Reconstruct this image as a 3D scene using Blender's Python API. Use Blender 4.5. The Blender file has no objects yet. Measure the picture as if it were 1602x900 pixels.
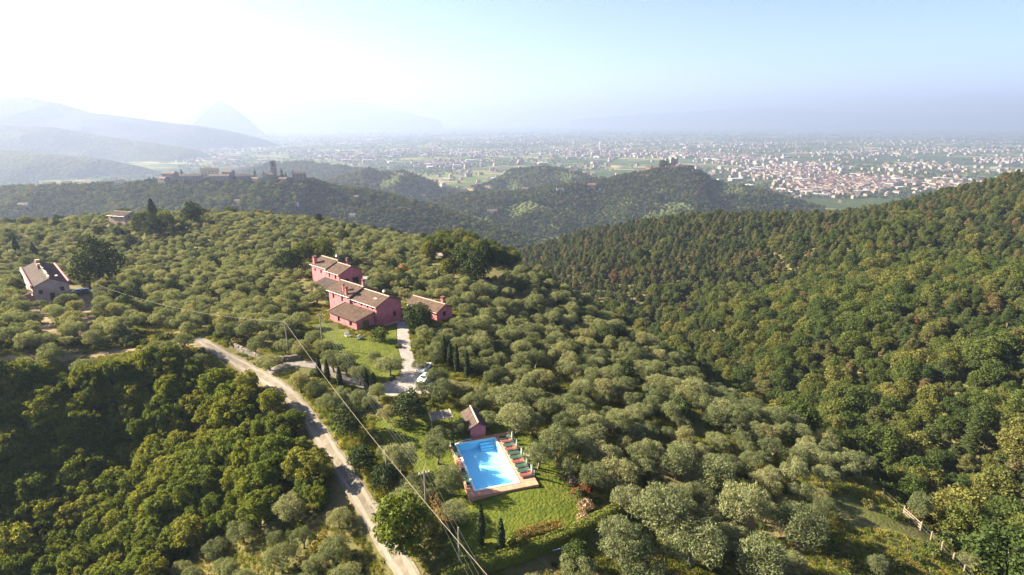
import bpy, math, random
import numpy as np
from mathutils import Vector, Matrix
from mathutils.geometry import delaunay_2d_cdt

random.seed(7)
rng = np.random.default_rng(7)
R = math.radians
scene = bpy.context.scene
C = scene.collection

# ------------------------------------------------------------------ camera
PITCH = 16.3
FPX = 890.0                       # focal length in pixels of a 1602 px wide picture (20 mm on 36 mm)
cam_d = bpy.data.cameras.new('camera')
cam_d.sensor_width = 36.0
cam_d.lens = 20.0
cam_d.clip_start = 0.5
cam_d.clip_end = 200000.0
cam = bpy.data.objects.new('camera', cam_d)
cam.rotation_euler = (R(90 - PITCH), 0, 0)
C.objects.link(cam)
scene.camera = cam

# ------------------------------------------------------------------ light
SUN_AZ = -76.0                    # degrees from +Y, negative to the left
SUN_EL = 27.0
sd = Vector((math.sin(R(SUN_AZ)) * math.cos(R(SUN_EL)), math.cos(R(SUN_AZ)) * math.cos(R(SUN_EL)), math.sin(R(SUN_EL))))
sun_d = bpy.data.lights.new('sun', 'SUN')
sun_d.energy = 5.0
sun_d.angle = R(0.5)
sun_d.color = (1.0, 0.87, 0.64)
sun = bpy.data.objects.new('sun', sun_d)
sun.rotation_euler = (-sd).to_track_quat('-Z', 'Y').to_euler()
C.objects.link(sun)

world = bpy.data.worlds.new('World')
scene.world = world
world.use_nodes = True
wn = world.node_tree
bg = wn.nodes['Background']
sky = wn.nodes.new('ShaderNodeTexSky')
sky.sky_type = 'NISHITA'
sky.sun_disc = False
sky.sun_elevation = R(SUN_EL)
sky.sun_rotation = R(SUN_AZ)
sky.altitude = 1200
sky.air_density = 0.5
sky.dust_density = 0.6
sky.ozone_density = 1.5
wn.links.new(sky.outputs[0], bg.inputs[0])
bg.inputs[1].default_value = 0.05

scene.view_settings.view_transform = 'Standard'
scene.view_settings.look = 'None'
scene.view_settings.exposure = 2.8
scene.view_settings.gamma = 1.0
cy = scene.cycles
cy.use_denoising = True
cy.max_bounces = 6
cy.diffuse_bounces = 2
cy.glossy_bounces = 2
cy.transmission_bounces = 3
cy.transparent_max_bounces = 6
cy.volume_bounces = 1
cy.caustics_reflective = False
cy.caustics_refractive = False
cy.use_adaptive_sampling = True
cy.adaptive_threshold = 0.01

# ------------------------------------------------------------------ picture <-> place
cp, sp = math.cos(R(PITCH)), math.sin(R(PITCH))

def ray(px, py):
    dx = (px - 801.0) / FPX
    dy = (450.0 - py) / FPX
    return np.array([dx, cp + dy * sp, -sp + dy * cp])

def to_px(X, Y, Z):
    f = Y * cp - Z * sp
    u = Y * sp + Z * cp
    f = np.maximum(f, 1e-3)
    return 801.0 + FPX * X / f, 450.0 - FPX * u / f, f

def P(px, py, Y):
    d = ray(px, py)
    return d * (Y / d[1])

# ------------------------------------------------------------------ smooth noise
def _hash(ix, iy, s):
    n = (ix.astype(np.int64) * 374761393 + iy.astype(np.int64) * 668265263 + s * 1442695041) & 0x7fffffff
    n = ((n ^ (n >> 13)) * 1274126177) & 0x7fffffff
    return ((n ^ (n >> 16)) & 0xffff) / 65535.0

def vnoise(x, y, s=0):
    x = np.asarray(x, float); y = np.asarray(y, float)
    ix = np.floor(x); iy = np.floor(y)
    fx = x - ix; fy = y - iy
    fx = fx * fx * (3 - 2 * fx); fy = fy * fy * (3 - 2 * fy)
    a = _hash(ix, iy, s); b = _hash(ix + 1, iy, s); c = _hash(ix, iy + 1, s); d = _hash(ix + 1, iy + 1, s)
    return (a * (1 - fx) + b * fx) * (1 - fy) + (c * (1 - fx) + d * fx) * fy - 0.5

def fbm(x, y, s=0, o=4):
    r = 0; a = 1.0
    for k in range(o):
        r = r + a * vnoise(np.asarray(x) * 2 ** k, np.asarray(y) * 2 ** k, s + k); a *= 0.5
    return r

# ------------------------------------------------------------------ terrain
PLAIN_Z = -240.0
ctrl = []
for px, py, Y in [
    # garden, road and house plateau
    (640, 900, 56.6), (560, 775, 70), (500, 680, 84), (440, 610, 97), (360, 560, 111), (310, 525, 123),
    (600, 520, 125.8), (520, 487, 143), (700, 505, 134), (640, 600, 99), (590, 612, 98),
    (600, 430, 190), (703, 385, 262), (300, 340, 330), (500, 350, 330), (600, 370, 318), (700, 396, 300), (790, 418, 282),
    (850, 460, 230), (950, 505, 190), (1050, 565, 150), (1150, 645, 120), (1300, 715, 100), (1450, 805, 80), (1520, 885, 66),
    (900, 800, 66), (1000, 700, 85), (900, 620, 101), (1000, 850, 62), (1200, 850, 66), (1150, 760, 78),
    (800, 560, 118), (800, 500, 150), (900, 545, 140),
    # left terraces
    (0, 590, 101), (60, 468, 158), (200, 470, 155), (200, 545, 116), (330, 470, 158), (0, 410, 225), (100, 385, 258), (0, 368, 315), (180, 350, 308), (330, 400, 235), (450, 400, 232), (420, 470, 158),
    # gully
    (0, 900, 72), (150, 800, 82), (200, 700, 96), (100, 640, 102), (300, 700, 93), (400, 650, 92), (400, 850, 68), (300, 900, 68), (560, 885, 60), (130, 596, 101), (280, 575, 106),
    # wooded hillside across the valley
    (1602, 368, 350), (1450, 354, 405), (1250, 350, 480), (1100, 348, 530), (1000, 358, 560), (900, 377, 590), (840, 400, 620),
    (1400, 450, 265), (1400, 600, 172), (1550, 800, 112), (1602, 900, 88), (1200, 600, 200), (1200, 460, 318), (1000, 455, 345), (1000, 400, 430), (900, 425, 400), (850, 425, 450),
    (1200, 385, 420), (1602, 450, 220), (1602, 600, 150), (1602, 412, 282), (1350, 370, 360), (1300, 690, 152), (1100, 520, 255),
]:
    ctrl.append(P(px, py, Y))
for X, Y, Z in [
    (-4, 75, -50), (-9, 80, -50), (1, 70, -50), (4, 70, -50.1), (-3, 83, -50), (-33, 130, -48), (-41, 137, -48), (-48, 143, -48), (-51, 163, -48), (-19, 134.5, -48.4), (-62, 176, -48.4),
    (0, 20, -57), (0, 45, -54), (40, 20, -57), (80, 40, -68), (90, 66, -84), (90, 90, -90), (-40, 30, -62), (-90, 40, -76), (-60, -60, -60), (60, -60, -62),
    (-190, 120, -52), (-180, 60, -68), (-260, 200, -40), (-330, 330, -58), (-250, 330, -56), (-150, 420, -95), (0, 420, -125), (-300, 480, -120), (20, 330, -112),
    (420, 330, -50), (300, 180, -45), (480, 500, -40), (300, 560, -95), (100, 760, -190), (400, 760, -190), (-200, 760, -200), (-500, 760, -200), (700, 700, -190), (200, 60, -75), (-500, 100, -70), (500, 100, -30),
    (62, 170, -100), (45, 215, -108), (30, 270, -116),
]:
    ctrl.append(np.array([X, Y, Z], float))
ctrl = np.array(ctrl)
_sc = 100.0
def _phi(r2):
    r2 = np.maximum(r2, 1e-9)
    return 0.5 * r2 * np.log(r2)
cxy = ctrl[:, :2] / _sc
n = len(cxy)
A = np.zeros((n + 3, n + 3))
A[:n, :n] = _phi(((cxy[:, None] - cxy[None]) ** 2).sum(-1)) + np.eye(n) * 0.004
A[:n, n] = 1; A[:n, n + 1:] = cxy; A[n, :n] = 1; A[n + 1:, :n] = cxy.T
W = np.linalg.solve(A, np.concatenate([ctrl[:, 2], np.zeros(3)]))

def H_near(x, y):
    x = np.atleast_1d(np.asarray(x, float)); y = np.atleast_1d(np.asarray(y, float))
    out = np.full(x.shape, -400.0)
    m = (y < 800) & (y > -150) & (np.abs(x) < 620)
    xs = x[m] / _sc; ys = y[m] / _sc
    z = W[n] + W[n + 1] * xs + W[n + 2] * ys
    for k in range(n):
        z = z + W[k] * _phi((xs - cxy[k, 0]) ** 2 + (ys - cxy[k, 1]) ** 2)
    X = x[m]; Y = y[m]
    flat = np.clip((np.hypot(X + 5, Y - 76) - 22) / 25, 0, 1) * np.clip((np.hypot(X + 42, Y - 145) - 38) / 20, 0, 1)
    z = z + flat * (1.6 * vnoise(X / 26, Y / 26, 3) + 0.5 * vnoise(X / 11, Y / 11, 4))
    rt = np.clip((X - 40) / 80, 0, 1) * np.clip((Y - 130) / 120, 0, 1)
    z = z + rt * (7 * vnoise((X + 0.6 * Y) / 75, (Y - .3 * X) / 210, 9))
    z = z - 0.9 * np.maximum(0, Y - 640) - 0.8 * np.maximum(0, np.abs(X) - 520)
    out[m] = z
    return out

class Ridge:
    def __init__(self, pts, kn, kf, rr, amp, wl, seed):
        w = np.array([P(*p) for p in pts]); w = w[np.argsort(w[:, 0])]
        self.x, self.y, self.z = w[:, 0], w[:, 1], w[:, 2]
        self.kn, self.kf, self.rr, self.amp, self.wl, self.seed = kn, kf, rr, amp, wl, seed
    def __call__(self, x, y):
        yc = np.interp(x, self.x, self.y); zc = np.interp(x, self.x, self.z)
        dy = y - yc
        d = np.where(dy < 0, self.kn * dy, self.kf * dy)
        z = zc - np.sqrt(d * d + self.rr ** 2) + self.rr
        over = np.maximum(0, self.x[0] - x) + np.maximum(0, x - self.x[-1])
        z = z - (1.0 if self.wl == 900 else 0.4) * over
        w = np.clip(np.abs(d) / (self.rr * 3), 0.12, 1)
        return z + self.amp * w * fbm(x / self.wl, y / self.wl * .6, self.seed, 4)

R_village = Ridge([(-250, 300, 1050), (0, 297, 1020), (120, 293, 1000), (200, 291, 1000), (250, 287, 990), (300, 285, 985), (380, 284, 985), (440, 283, 985), (485, 286, 990), (520, 296, 1000), (600, 305, 1000), (700, 334, 980), (790, 366, 930), (860, 395, 880)], 0.36, 0.4, 12, 16, 130, 21)
R_castle = Ridge([(560, 330, 1250), (640, 322, 1300), (730, 303, 1350), (800, 303, 1350), (870, 292, 1400), (930, 286, 1450), (980, 274, 1500), (1020, 264, 1520), (1045, 261, 1530), (1075, 263, 1530), (1110, 277, 1520), (1150, 288, 1500), (1200, 300, 1480), (1260, 318, 1450), (1360, 345, 1400)], 0.36, 0.5, 16, 34, 190, 31)
R_mid = Ridge([(480, 300, 1800), (530, 279, 1800), (575, 266, 1800), (600, 272, 1800), (630, 269, 1780), (660, 280, 1780), (700, 299, 1750), (760, 290, 1900), (800, 267, 2000), (850, 262, 2000), (890, 268, 1980), (940, 280, 1950), (1040, 300, 1900)], 0.4, 0.5, 12, 26, 220, 41)
R_dark = Ridge([(360, 275, 2500), (420, 258, 2500), (480, 255, 2500), (540, 262, 2450), (600, 275, 2400)], 0.3, 0.5, 16, 20, 260, 51)
R_left1 = Ridge([(-400, 150, 5200), (-150, 152, 5200), (0, 155, 5200), (40, 152, 5200), (90, 162, 5200), (130, 175, 5250), (180, 182, 5300), (250, 190, 5400), (320, 198, 5550), (370, 207, 5700), (410, 217, 5800)], 0.4, 0.4, 60, 90, 700, 61)
R_left2 = Ridge([(-400, 180, 3800), (-150, 188, 3800), (0, 195, 3800), (80, 199, 3850), (150, 211, 3900), (230, 222, 3900), (300, 234, 3900)], 0.35, 0.4, 40, 60, 500, 71)
R_left3 = Ridge([(-400, 215, 2700), (-150, 225, 2700), (0, 235, 2700), (90, 243, 2700), (160, 249, 2750), (220, 262, 2800)], 0.35, 0.4, 30, 40, 380, 75)
HILLS = [R_village, R_castle, R_mid, R_dark, R_left1, R_left2, R_left3]

def H_all(x, y):
    x = np.atleast_1d(np.asarray(x, float)); y = np.atleast_1d(np.asarray(y, float))
    z = np.maximum(H_near(x, y), PLAIN_Z)
    for r in HILLS:
        z = np.maximum(z, r(x, y))
    return z

def hz(x, y):
    return float(H_near(x, y)[0])

_T = np.concatenate([np.linspace(30, 700, 1000), np.geomspace(701, 30000, 900)])
_TN = np.linspace(30, 700, 700)
def G(px, py, h=0.0, far=False):
    for k in range(40):
        g = G0(px, py + k * 2, h, far)
        if g is not None: return g

def G0(px, py, h=0.0, far=False):
    """The point where the line of sight through a pixel meets the land (or h metres above it)."""
    d = ray(px, py); d = d / d[1]
    T = _T if far else _TN
    f = (H_all if far else H_near)
    z = f(d[0] * T, T) + h
    below = d[2] * T <= z
    if not below.any():
        return None
    i = int(np.argmax(below))
    a, b = (T[i - 1] if i else T[0] * .8), T[i]
    for _ in range(2):
        t = np.linspace(a, b, 33)
        i = max(1, int(np.argmax(d[2] * t <= f(d[0] * t, t) + h)))
        a, b = t[i - 1], t[i]
    g = d * b
    return np.array([g[0], g[1], f(g[0], g[1])[0]])

# ------------------------------------------------------------------ materials
MATS = {}
def mat(name, col, rough=0.8, col2=None, scale=3.0, bump=0.0, bscale=20.0, detail=4, metal=0.0, spec=0.3, jitter=0.0):
    if name in MATS: return MATS[name]
    m = bpy.data.materials.new(name); m.use_nodes = True
    nt = m.node_tree; b = nt.nodes['Principled BSDF']
    b.inputs['Roughness'].default_value = rough
    b.inputs['Metallic'].default_value = metal
    b.inputs['Specular IOR Level'].default_value = spec
    b.inputs['Base Color'].default_value = (*col, 1)
    src = None
    geo = nt.nodes.new('ShaderNodeNewGeometry')
    if col2 is not None:
        nz = nt.nodes.new('ShaderNodeTexNoise'); nz.inputs['Scale'].default_value = scale; nz.inputs['Detail'].default_value = detail
        nz.inputs['Roughness'].default_value = .65
        nt.links.new(geo.outputs['Position'], nz.inputs['Vector'])
        rp = nt.nodes.new('ShaderNodeValToRGB')
        rp.color_ramp.elements[0].position = .36; rp.color_ramp.elements[1].position = .64
        rp.color_ramp.elements[0].color = (*col, 1); rp.color_ramp.elements[1].color = (*col2, 1)
        nt.links.new(nz.outputs['Fac'], rp.inputs[0]); src = rp.outputs[0]
    if jitter:
        oi = nt.nodes.new('ShaderNodeObjectInfo')
        hs = nt.nodes.new('ShaderNodeHueSaturation')
        mr = nt.nodes.new('ShaderNodeMapRange'); mr.inputs[3].default_value = 1 - jitter; mr.inputs[4].default_value = 1 + jitter
        nt.links.new(oi.outputs['Random'], mr.inputs[0]); nt.links.new(mr.outputs[0], hs.inputs['Value'])
        if src is None: hs.inputs['Color'].default_value = (*col, 1)
        else: nt.links.new(src, hs.inputs['Color'])
        src = hs.outputs[0]
    if src is not None: nt.links.new(src, b.inputs['Base Color'])
    if bump:
        n2 = nt.nodes.new('ShaderNodeTexNoise'); n2.inputs['Scale'].default_value = bscale; n2.inputs['Detail'].default_value = 5
        nt.links.new(geo.outputs['Position'], n2.inputs['Vector'])
        bp = nt.nodes.new('ShaderNodeBump'); bp.inputs['Strength'].default_value = bump; bp.inputs['Distance'].default_value = .1
        nt.links.new(n2.outputs['Fac'], bp.inputs['Height']); nt.links.new(bp.outputs[0], b.inputs['Normal'])
    MATS[name] = m
    return m

def leaf_mat(name, stops, transl=.3, trans_tint=(1.35, 1.2, .45)):
    """Leaves: colour differs from tree to tree and from leaf to leaf."""
    m = bpy.data.materials.new(name); m.use_nodes = True
    nt = m.node_tree; N = nt.nodes; L = nt.links
    for nd in list(N): N.remove(nd)
    out = N.new('ShaderNodeOutputMaterial')
    oi = N.new('ShaderNodeObjectInfo'); geo = N.new('ShaderNodeNewGeometry')
    rp = N.new('ShaderNodeValToRGB'); cr = rp.color_ramp
    while len(cr.elements) < len(stops): cr.elements.new(.5)
    for e, (p, c) in zip(cr.elements, stops): e.position = p; e.color = (*c, 1)
    L.new(oi.outputs['Random'], rp.inputs[0])
    mr = N.new('ShaderNodeMapRange'); mr.inputs[3].default_value = .6; mr.inputs[4].default_value = 1.5
    L.new(geo.outputs['Random Per Island'], mr.inputs[0])
    hs = N.new('ShaderNodeHueSaturation'); L.new(rp.outputs[0], hs.inputs['Color']); L.new(mr.outputs[0], hs.inputs['Value'])
    df = N.new('ShaderNodeBsdfDiffuse'); L.new(hs.outputs[0], df.inputs[0])
    tl = N.new('ShaderNodeBsdfTranslucent')
    mx = N.new('ShaderNodeMix'); mx.data_type = 'RGBA'; mx.blend_type = 'MULTIPLY'; mx.inputs[0].default_value = 1
    L.new(hs.outputs[0], mx.inputs[6]); mx.inputs[7].default_value = (*trans_tint, 1); L.new(mx.outputs[2], tl.inputs[0])
    m1 = N.new('ShaderNodeMixShader'); m1.inputs[0].default_value = transl
    L.new(df.outputs[0], m1.inputs[1]); L.new(tl.outputs[0], m1.inputs[2])
    gl = N.new('ShaderNodeBsdfGlossy'); gl.inputs['Roughness'].default_value = .7; gl.inputs[0].default_value = (.6, .62, .5, 1)
    m2 = N.new('ShaderNodeMixShader'); m2.inputs[0].default_value = .02
    L.new(m1.outputs[0], m2.inputs[1]); L.new(gl.outputs[0], m2.inputs[2]); L.new(m2.outputs[0], out.inputs[0])
    MATS[name] = m
    return m

M_olive = leaf_mat('olive_leaf', [(0, (.09, .108, .05)), (.5, (.148, .168, .08)), (.85, (.2, .21, .108)), (1, (.2, .19, .085))], .45, (1.2, 1.14, .66))
M_pine = leaf_mat('pine_needle', [(0, (.026, .044, .012)), (.45, (.05, .066, .017)), (.8, (.082, .086, .025)), (.965, (.105, .092, .034)), (1, (.12, .062, .035))], .3)
M_broad = leaf_mat('broad_leaf', [(0, (.038, .06, .012)), (.5, (.068, .09, .017)), (.85, (.11, .115, .026)), (1, (.128, .124, .032))], .42)
M_vine = leaf_mat('robinia_leaf', [(0, (.068, .1, .013)), (.6, (.112, .138, .019)), (1, (.155, .162, .028))], .45)
M_dark = leaf_mat('dark_leaf', [(0, (.022, .036, .012)), (1, (.042, .058, .018))], .15)
M_cyp = leaf_mat('cypress_leaf', [(0, (.018, .03, .012)), (1, (.03, .042, .015))], .05)
M_rust = leaf_mat('rusty_leaf', [(0, (.17, .085, .025)), (1, (.2, .1, .03))], .3, (1.2, 1, .6))
M_rose = leaf_mat('rose_leaf', [(0, (.16, .12, .05)), (1, (.22, .16, .08))], .3, (1.1, 1, .7))
M_red = leaf_mat('red_flower', [(0, (.5, .02, .04)), (1, (.5, .02, .04))], .3, (1, .6, .6))
M_shrub = leaf_mat('shrub_leaf', [(0, (.04, .062, .016)), (.6, (.07, .088, .022)), (1, (.12, .11, .036))], .3)
M_grass = leaf_mat('grass_blade', [(0, (.09, .125, .018)), (.5, (.15, .165, .03)), (1, (.25, .2, .05))], .3, (1.1, 1.1, .6))
M_hedge = leaf_mat('hedge_leaf', [(0, (.09, .112, .018)), (1, (.115, .13, .024))], .25)
M_bark = mat('bark', (.09, .07, .05), .9, (.16, .13, .1), 2.0, .5, 8)

# ------------------------------------------------------------------ mesh helpers
class MB:
    def __init__(s): s.v = []; s.f = []; s.m = []; s.mats = []
    def mi(s, m):
        if m not in s.mats: s.mats.append(m)
        return s.mats.index(m)
    def poly(s, pts, m):
        i = len(s.v); s.v += [tuple(p) for p in pts]; s.f.append(tuple(range(i, i + len(pts)))); s.m.append(s.mi(m))
    def box(s, c, sz, m, rz=0.0, mtx=None):
        hx, hy, hz_ = sz[0] / 2, sz[1] / 2, sz[2] / 2
        c_, s_ = math.cos(rz), math.sin(rz)
        i = len(s.v)
        for dx, dy, dz in ((-1, -1, -1), (1, -1, -1), (1, 1, -1), (-1, 1, -1), (-1, -1, 1), (1, -1, 1), (1, 1, 1), (-1, 1, 1)):
            x, y = dx * hx, dy * hy
            p = Vector((c[0] + x * c_ - y * s_, c[1] + x * s_ + y * c_, c[2] + dz * hz_))
            s.v.append(tuple(mtx @ p) if mtx else tuple(p))
        k = s.mi(m)
        for q in ((0, 3, 2, 1), (4, 5, 6, 7), (0, 1, 5, 4), (1, 2, 6, 5), (2, 3, 7, 6), (3, 0, 4, 7)):
            s.f.append(tuple(i + a for a in q)); s.m.append(k)
    def tube(s, pts, rads, m, sides=6, cap=True):
        pts = [Vector(p) for p in pts]; k = s.mi(m); base = len(s.v)
        for j, p in enumerate(pts):
            t = (pts[min(j + 1, len(pts) - 1)] - pts[max(j - 1, 0)]).normalized()
            a = t.orthogonal().normalized() if abs(t.z) < .9 else Vector((1, 0, 0)).cross(t).normalized()
            b = t.cross(a)
            r = rads[j] if hasattr(rads, '__len__') else rads
            for q in range(sides):
                an = 2 * math.pi * q / sides
                s.v.append(tuple(p + (a * math.cos(an) + b * math.sin(an)) * r))
        for j in range(len(pts) - 1):
            for q in range(sides):
                a0 = base + j * sides + q; a1 = base + j * sides + (q + 1) % sides
                s.f.append((a0, a1, a1 + sides, a0 + sides)); s.m.append(k)
        if cap:
            s.f.append(tuple(base + q for q in reversed(range(sides)))); s.m.append(k)
            e = base + (len(pts) - 1) * sides
            s.f.append(tuple(e + q for q in range(sides))); s.m.append(k)
    def mesh(s, name):
        me = bpy.data.meshes.new(name); me.from_pydata(s.v, [], s.f)
        for m in s.mats: me.materials.append(m)
        me.polygons.foreach_set('material_index', s.m); me.update()
        return me

def link(name, me, parent=None, loc=None, rz=0):
    o = bpy.data.objects.new(name, me); C.objects.link(o)
    if parent is not None: o.parent = parent
    if loc is not None: o.location = loc
    if rz: o.rotation_euler = (0, 0, rz)
    return o

def tag(o, label=None, cat=None, group=None, kind=None):
    if label: o['label'] = label
    if cat: o['category'] = cat
    if group: o['group'] = group
    if kind: o['kind'] = kind
    return o

def thing(name, label, cat, loc=(0, 0, 0), rz=0, group=None):
    o = bpy.data.objects.new(name, None); C.objects.link(o)
    o.empty_display_size = .2
    o.location = loc; o.rotation_euler = (0, 0, rz)
    return tag(o, label, cat, group)

def copy_tree(root, loc, rz=0, sc=1.0, label=None, group=None):
    r = root.copy(); C.objects.link(r); r.location = loc; r.rotation_euler = (0, 0, rz)
    r.scale = (sc, sc, sc) if not hasattr(sc, '__len__') else sc
    if label: r['label'] = label
    if group: r['group'] = group
    for ch in root.children:
        c = ch.copy(); C.objects.link(c); c.parent = r
        for g in ch.children:
            d = g.copy(); C.objects.link(d); d.parent = c
    return r

def np_mesh(name, verts, quads, mats, mi=None, smooth=False):
    me = bpy.data.meshes.new(name)
    nv, nq = len(verts), len(quads)
    me.vertices.add(nv); me.vertices.foreach_set('co', np.asarray(verts, np.float32).ravel())
    me.loops.add(nq * 4); me.loops.foreach_set('vertex_index', np.asarray(quads, np.int32).ravel())
    me.polygons.add(nq); me.polygons.foreach_set('loop_start', np.arange(0, nq * 4, 4, dtype=np.int32))
    for m in mats: me.materials.append(m)
    if mi is not None: me.polygons.foreach_set('material_index', np.asarray(mi, np.int32))
    if smooth: me.polygons.foreach_set('use_smooth', np.ones(nq, bool))
    me.update(calc_edges=True); me.validate()
    return me

def unit(v): return v / np.maximum(np.linalg.norm(v, axis=-1, keepdims=True), 1e-9)

def leaves(c, nrm, ln, wd, r, tang=None):
    """Leaf quads: centre, facing, length and width."""
    k = len(c)
    rnd = r.normal(size=(k, 3)) if tang is None else tang + .45 * r.normal(size=(k, 3))
    t = unit(rnd - (rnd * nrm).sum(-1, keepdims=True) * nrm)
    b = np.cross(nrm, t)
    l = (ln * r.uniform(.6, 1.35, k))[:, None] / 2; w = (wd * r.uniform(.7, 1.3, k))[:, None] / 2
    v = np.stack([c - t * l, c + b * w - t * l * .1, c + t * l, c - b * w - t * l * .1], 1).reshape(-1, 3)
    return v, np.arange(4 * k).reshape(-1, 4)

def lobes_crown(r, lobes, N, ln, wd, up=0.0, tangup=None, squash=.85):
    """Leaves spread over overlapping clumps."""
    lob = np.array(lobes)
    w = lob[:, 3] ** 2; w = w / w.sum()
    pick = r.choice(len(lob), N, p=w)
    d = unit(r.normal(size=(N, 3)) + np.array([0, 0, .35]))
    rad = lob[pick, 3] * (1 - .4 * r.random(N) ** 1.6 + .1 * r.random(N) + .34 * r.random(N) ** 4)
    dd = d.copy(); dd[:, 2] *= squash
    c = lob[pick, :3] + dd * rad[:, None]
    nrm = unit(d * .75 + .6 * r.normal(size=(N, 3)) + np.array([0, 0, up]))
    tg = None if tangup is None else np.tile(np.array([0, 0, tangup]), (N, 1)) + d * .6
    return leaves(c, nrm, ln, wd, r, tg)

def trunk_mb(r, h, r0, m, limbs, lean=.3):
    mb = MB()
    top = (r.uniform(-lean, lean), r.uniform(-lean, lean), h)
    mid = (top[0] * .5 + r.uniform(-.12, .12), top[1] * .5 + r.uniform(-.12, .12), h * .5)
    mb.tube([(0, 0, -.6), (0, 0, .1), mid, top], [r0 * 1.35, r0 * 1.1, r0 * .85, r0 * .6], m, 6)
    for e in limbs:
        a = Vector(mid).lerp(Vector(top), r.uniform(.45, 1.0))
        b = a.lerp(Vector(e), .5) + Vector((r.uniform(-.15, .15), r.uniform(-.15, .15), .15))
        mb.tube([a, b, e], [r0 * .5, r0 * .35, r0 * .12], m, 5)
    return mb

def ell_lobes(r, k, rx, rz, cz, r0, r1, flat=0.0, bottom=-.55):
    out = []
    tries = 0
    while len(out) < k and tries < 5000:
        tries += 1
        d = unit(r.normal(size=3))
        if d[2] < bottom: continue
        f = r.uniform(.72, 1.0)
        p = np.array([d[0] * rx * f, d[1] * rx * f, cz + d[2] * rz * f])
        rr = r.uniform(r0, r1)
        if any(np.linalg.norm(p - q[:3]) < .62 * (rr + q[3]) * .8 for q in map(np.array, out)): continue
        out.append((*p, rr))
    out.append((0, 0, cz - .1 * rz, min(rx, rz) * .62))
    return out

def olive_proto(seed, N=5200, ln=.27, wd=.1):
    r = np.random.default_rng(seed)
    rx = r.uniform(1.9, 2.6)
    lb = ell_lobes(r, int(r.integers(15, 24)), rx, r.uniform(1.2, 1.75), r.uniform(3.0, 3.5), .5, .98)
    v, q = lobes_crown(r, lb, N, ln, wd, .1, .9)
    crown = np_mesh('crown', v, q, [M_olive])
    k = [lb[i][:3] for i in r.choice(len(lb) - 1, 5, replace=False)]
    return trunk_mb(r, 1.7, .26, M_bark, k, .4).mesh('trunk'), crown

def broad_proto(seed, leafm, N=3200, ln=.48, wd=.3, rx=2.9, rz=2.9, cz=5.0, k=22, droop=None, lr=(.85, 1.4)):
    r = np.random.default_rng(seed)
    lb = ell_lobes(r, k, rx * r.uniform(.9, 1.1), rz * r.uniform(.9, 1.1), cz, *lr, bottom=-.7)
    v, q = lobes_crown(r, lb, N, ln, wd, .25, droop)
    crown = np_mesh('crown', v, q, [leafm])
    kk = [lb[i][:3] for i in r.choice(len(lb) - 1, 5, replace=False)]
    return trunk_mb(r, cz * .62, .22, M_bark, kk, .3).mesh('trunk'), crown

def pine_proto(seed, N=2600, ln=.5, wd=.17):
    r = np.random.default_rng(seed)
    h = 8.6; lb = []
    shape = r.uniform(.35, .6) if seed % 2 else r.uniform(.85, 1.15)
    for k in range(30):
        u = (k + r.uniform(0, 1)) / 30
        z = 3.2 + u * (h - 3.2)
        rad = (1 - u) ** shape * min(1, .5 + u * 2) * 2.1 * r.uniform(.45, 1.1) + .1
        a = k * 2.4 + r.uniform(-.5, .5)
        lb.append((rad * math.cos(a), rad * math.sin(a), z + r.uniform(-.3, .3), r.uniform(.55, .9) * (1.15 - .35 * u)))
    v, q = lobes_crown(r, lb, N, ln, wd, .3, .5, .6)
    crown = np_mesh('crown', v, q, [M_pine])
    mb = MB(); mb.tube([(0, 0, -.6), (.1, 0, h * .4), (0, .1, h * .93)], [.2, .15, .05], M_bark, 6)
    for i in range(0, 24, 3): mb.tube([(0, 0, lb[i][2] - .4), lb[i][:3]], [.06, .02], M_bark, 4)
    return mb.mesh('trunk'), crown

def cyp_proto(seed, h=6.0, rad=.5, N=1500):
    r = np.random.default_rng(seed)
    u = r.random(N) ** .9; a = r.uniform(0, 2 * math.pi, N)
    pr = rad * np.minimum(1, .35 + u * 5) * np.clip((1 - u) * 2.2, .06, 1) ** .7 * (.72 + .4 * r.random(N))
    d = np.stack([np.cos(a), np.sin(a), .2 * np.ones(N)], 1)
    c = np.stack([pr * np.cos(a), pr * np.sin(a), .25 + u * (h - .25)], 1)
    v, q = leaves(c, unit(d + .5 * r.normal(size=(N, 3))), .42 * h / 6, .14 * max(rad / .5, .6), r, np.tile([0, 0, 1.], (N, 1)))
    mb = MB(); mb.tube([(0, 0, -.4), (0, 0, h * .8)], [.1 * h / 6 + .03, .03], M_bark, 6)
    return mb.mesh('trunk'), np_mesh('crown', v, q, [M_cyp])

def shrub_mesh(seed, leafm, N=520, ln=.34, wd=.2, rx=.9, rz=.75, k=7):
    r = np.random.default_rng(seed)
    lb = ell_lobes(r, k, rx, rz, rz * .75, .4, .65, bottom=-.4)
    v, q = lobes_crown(r, lb, N, ln, wd, .3, .3)
    return np_mesh('foliage', v, q, [leafm])

def joined(name, tr, cr):
    """One mesh holding a trunk and a crown, for the woods that nobody counts."""
    nv = len(tr.vertices); a = np.empty(nv * 3, np.float32); tr.vertices.foreach_get('co', a)
    nc = len(cr.vertices); b = np.empty(nc * 3, np.float32); cr.vertices.foreach_get('co', b)
    f = [tuple(p.vertices) for p in tr.polygons if len(p.vertices) == 4]
    q = np.empty(len(cr.loops), np.int32); cr.loops.foreach_get('vertex_index', q)
    allq = np.concatenate([np.array(f, np.int32).reshape(-1, 4), q.reshape(-1, 4) + nv])
    mi = np.concatenate([np.zeros(len(f), int), np.ones(len(q) // 4, int)])
    return np_mesh(name, np.concatenate([a, b]).reshape(-1, 3), allq, [tr.materials[0], cr.materials[0]], mi)

def src_coll(name, meshes):
    col = bpy.data.collections.new(name)
    for i, me in enumerate(meshes):
        col.objects.link(bpy.data.objects.new(f'{name}_{i:02d}', me))
    return col

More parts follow.
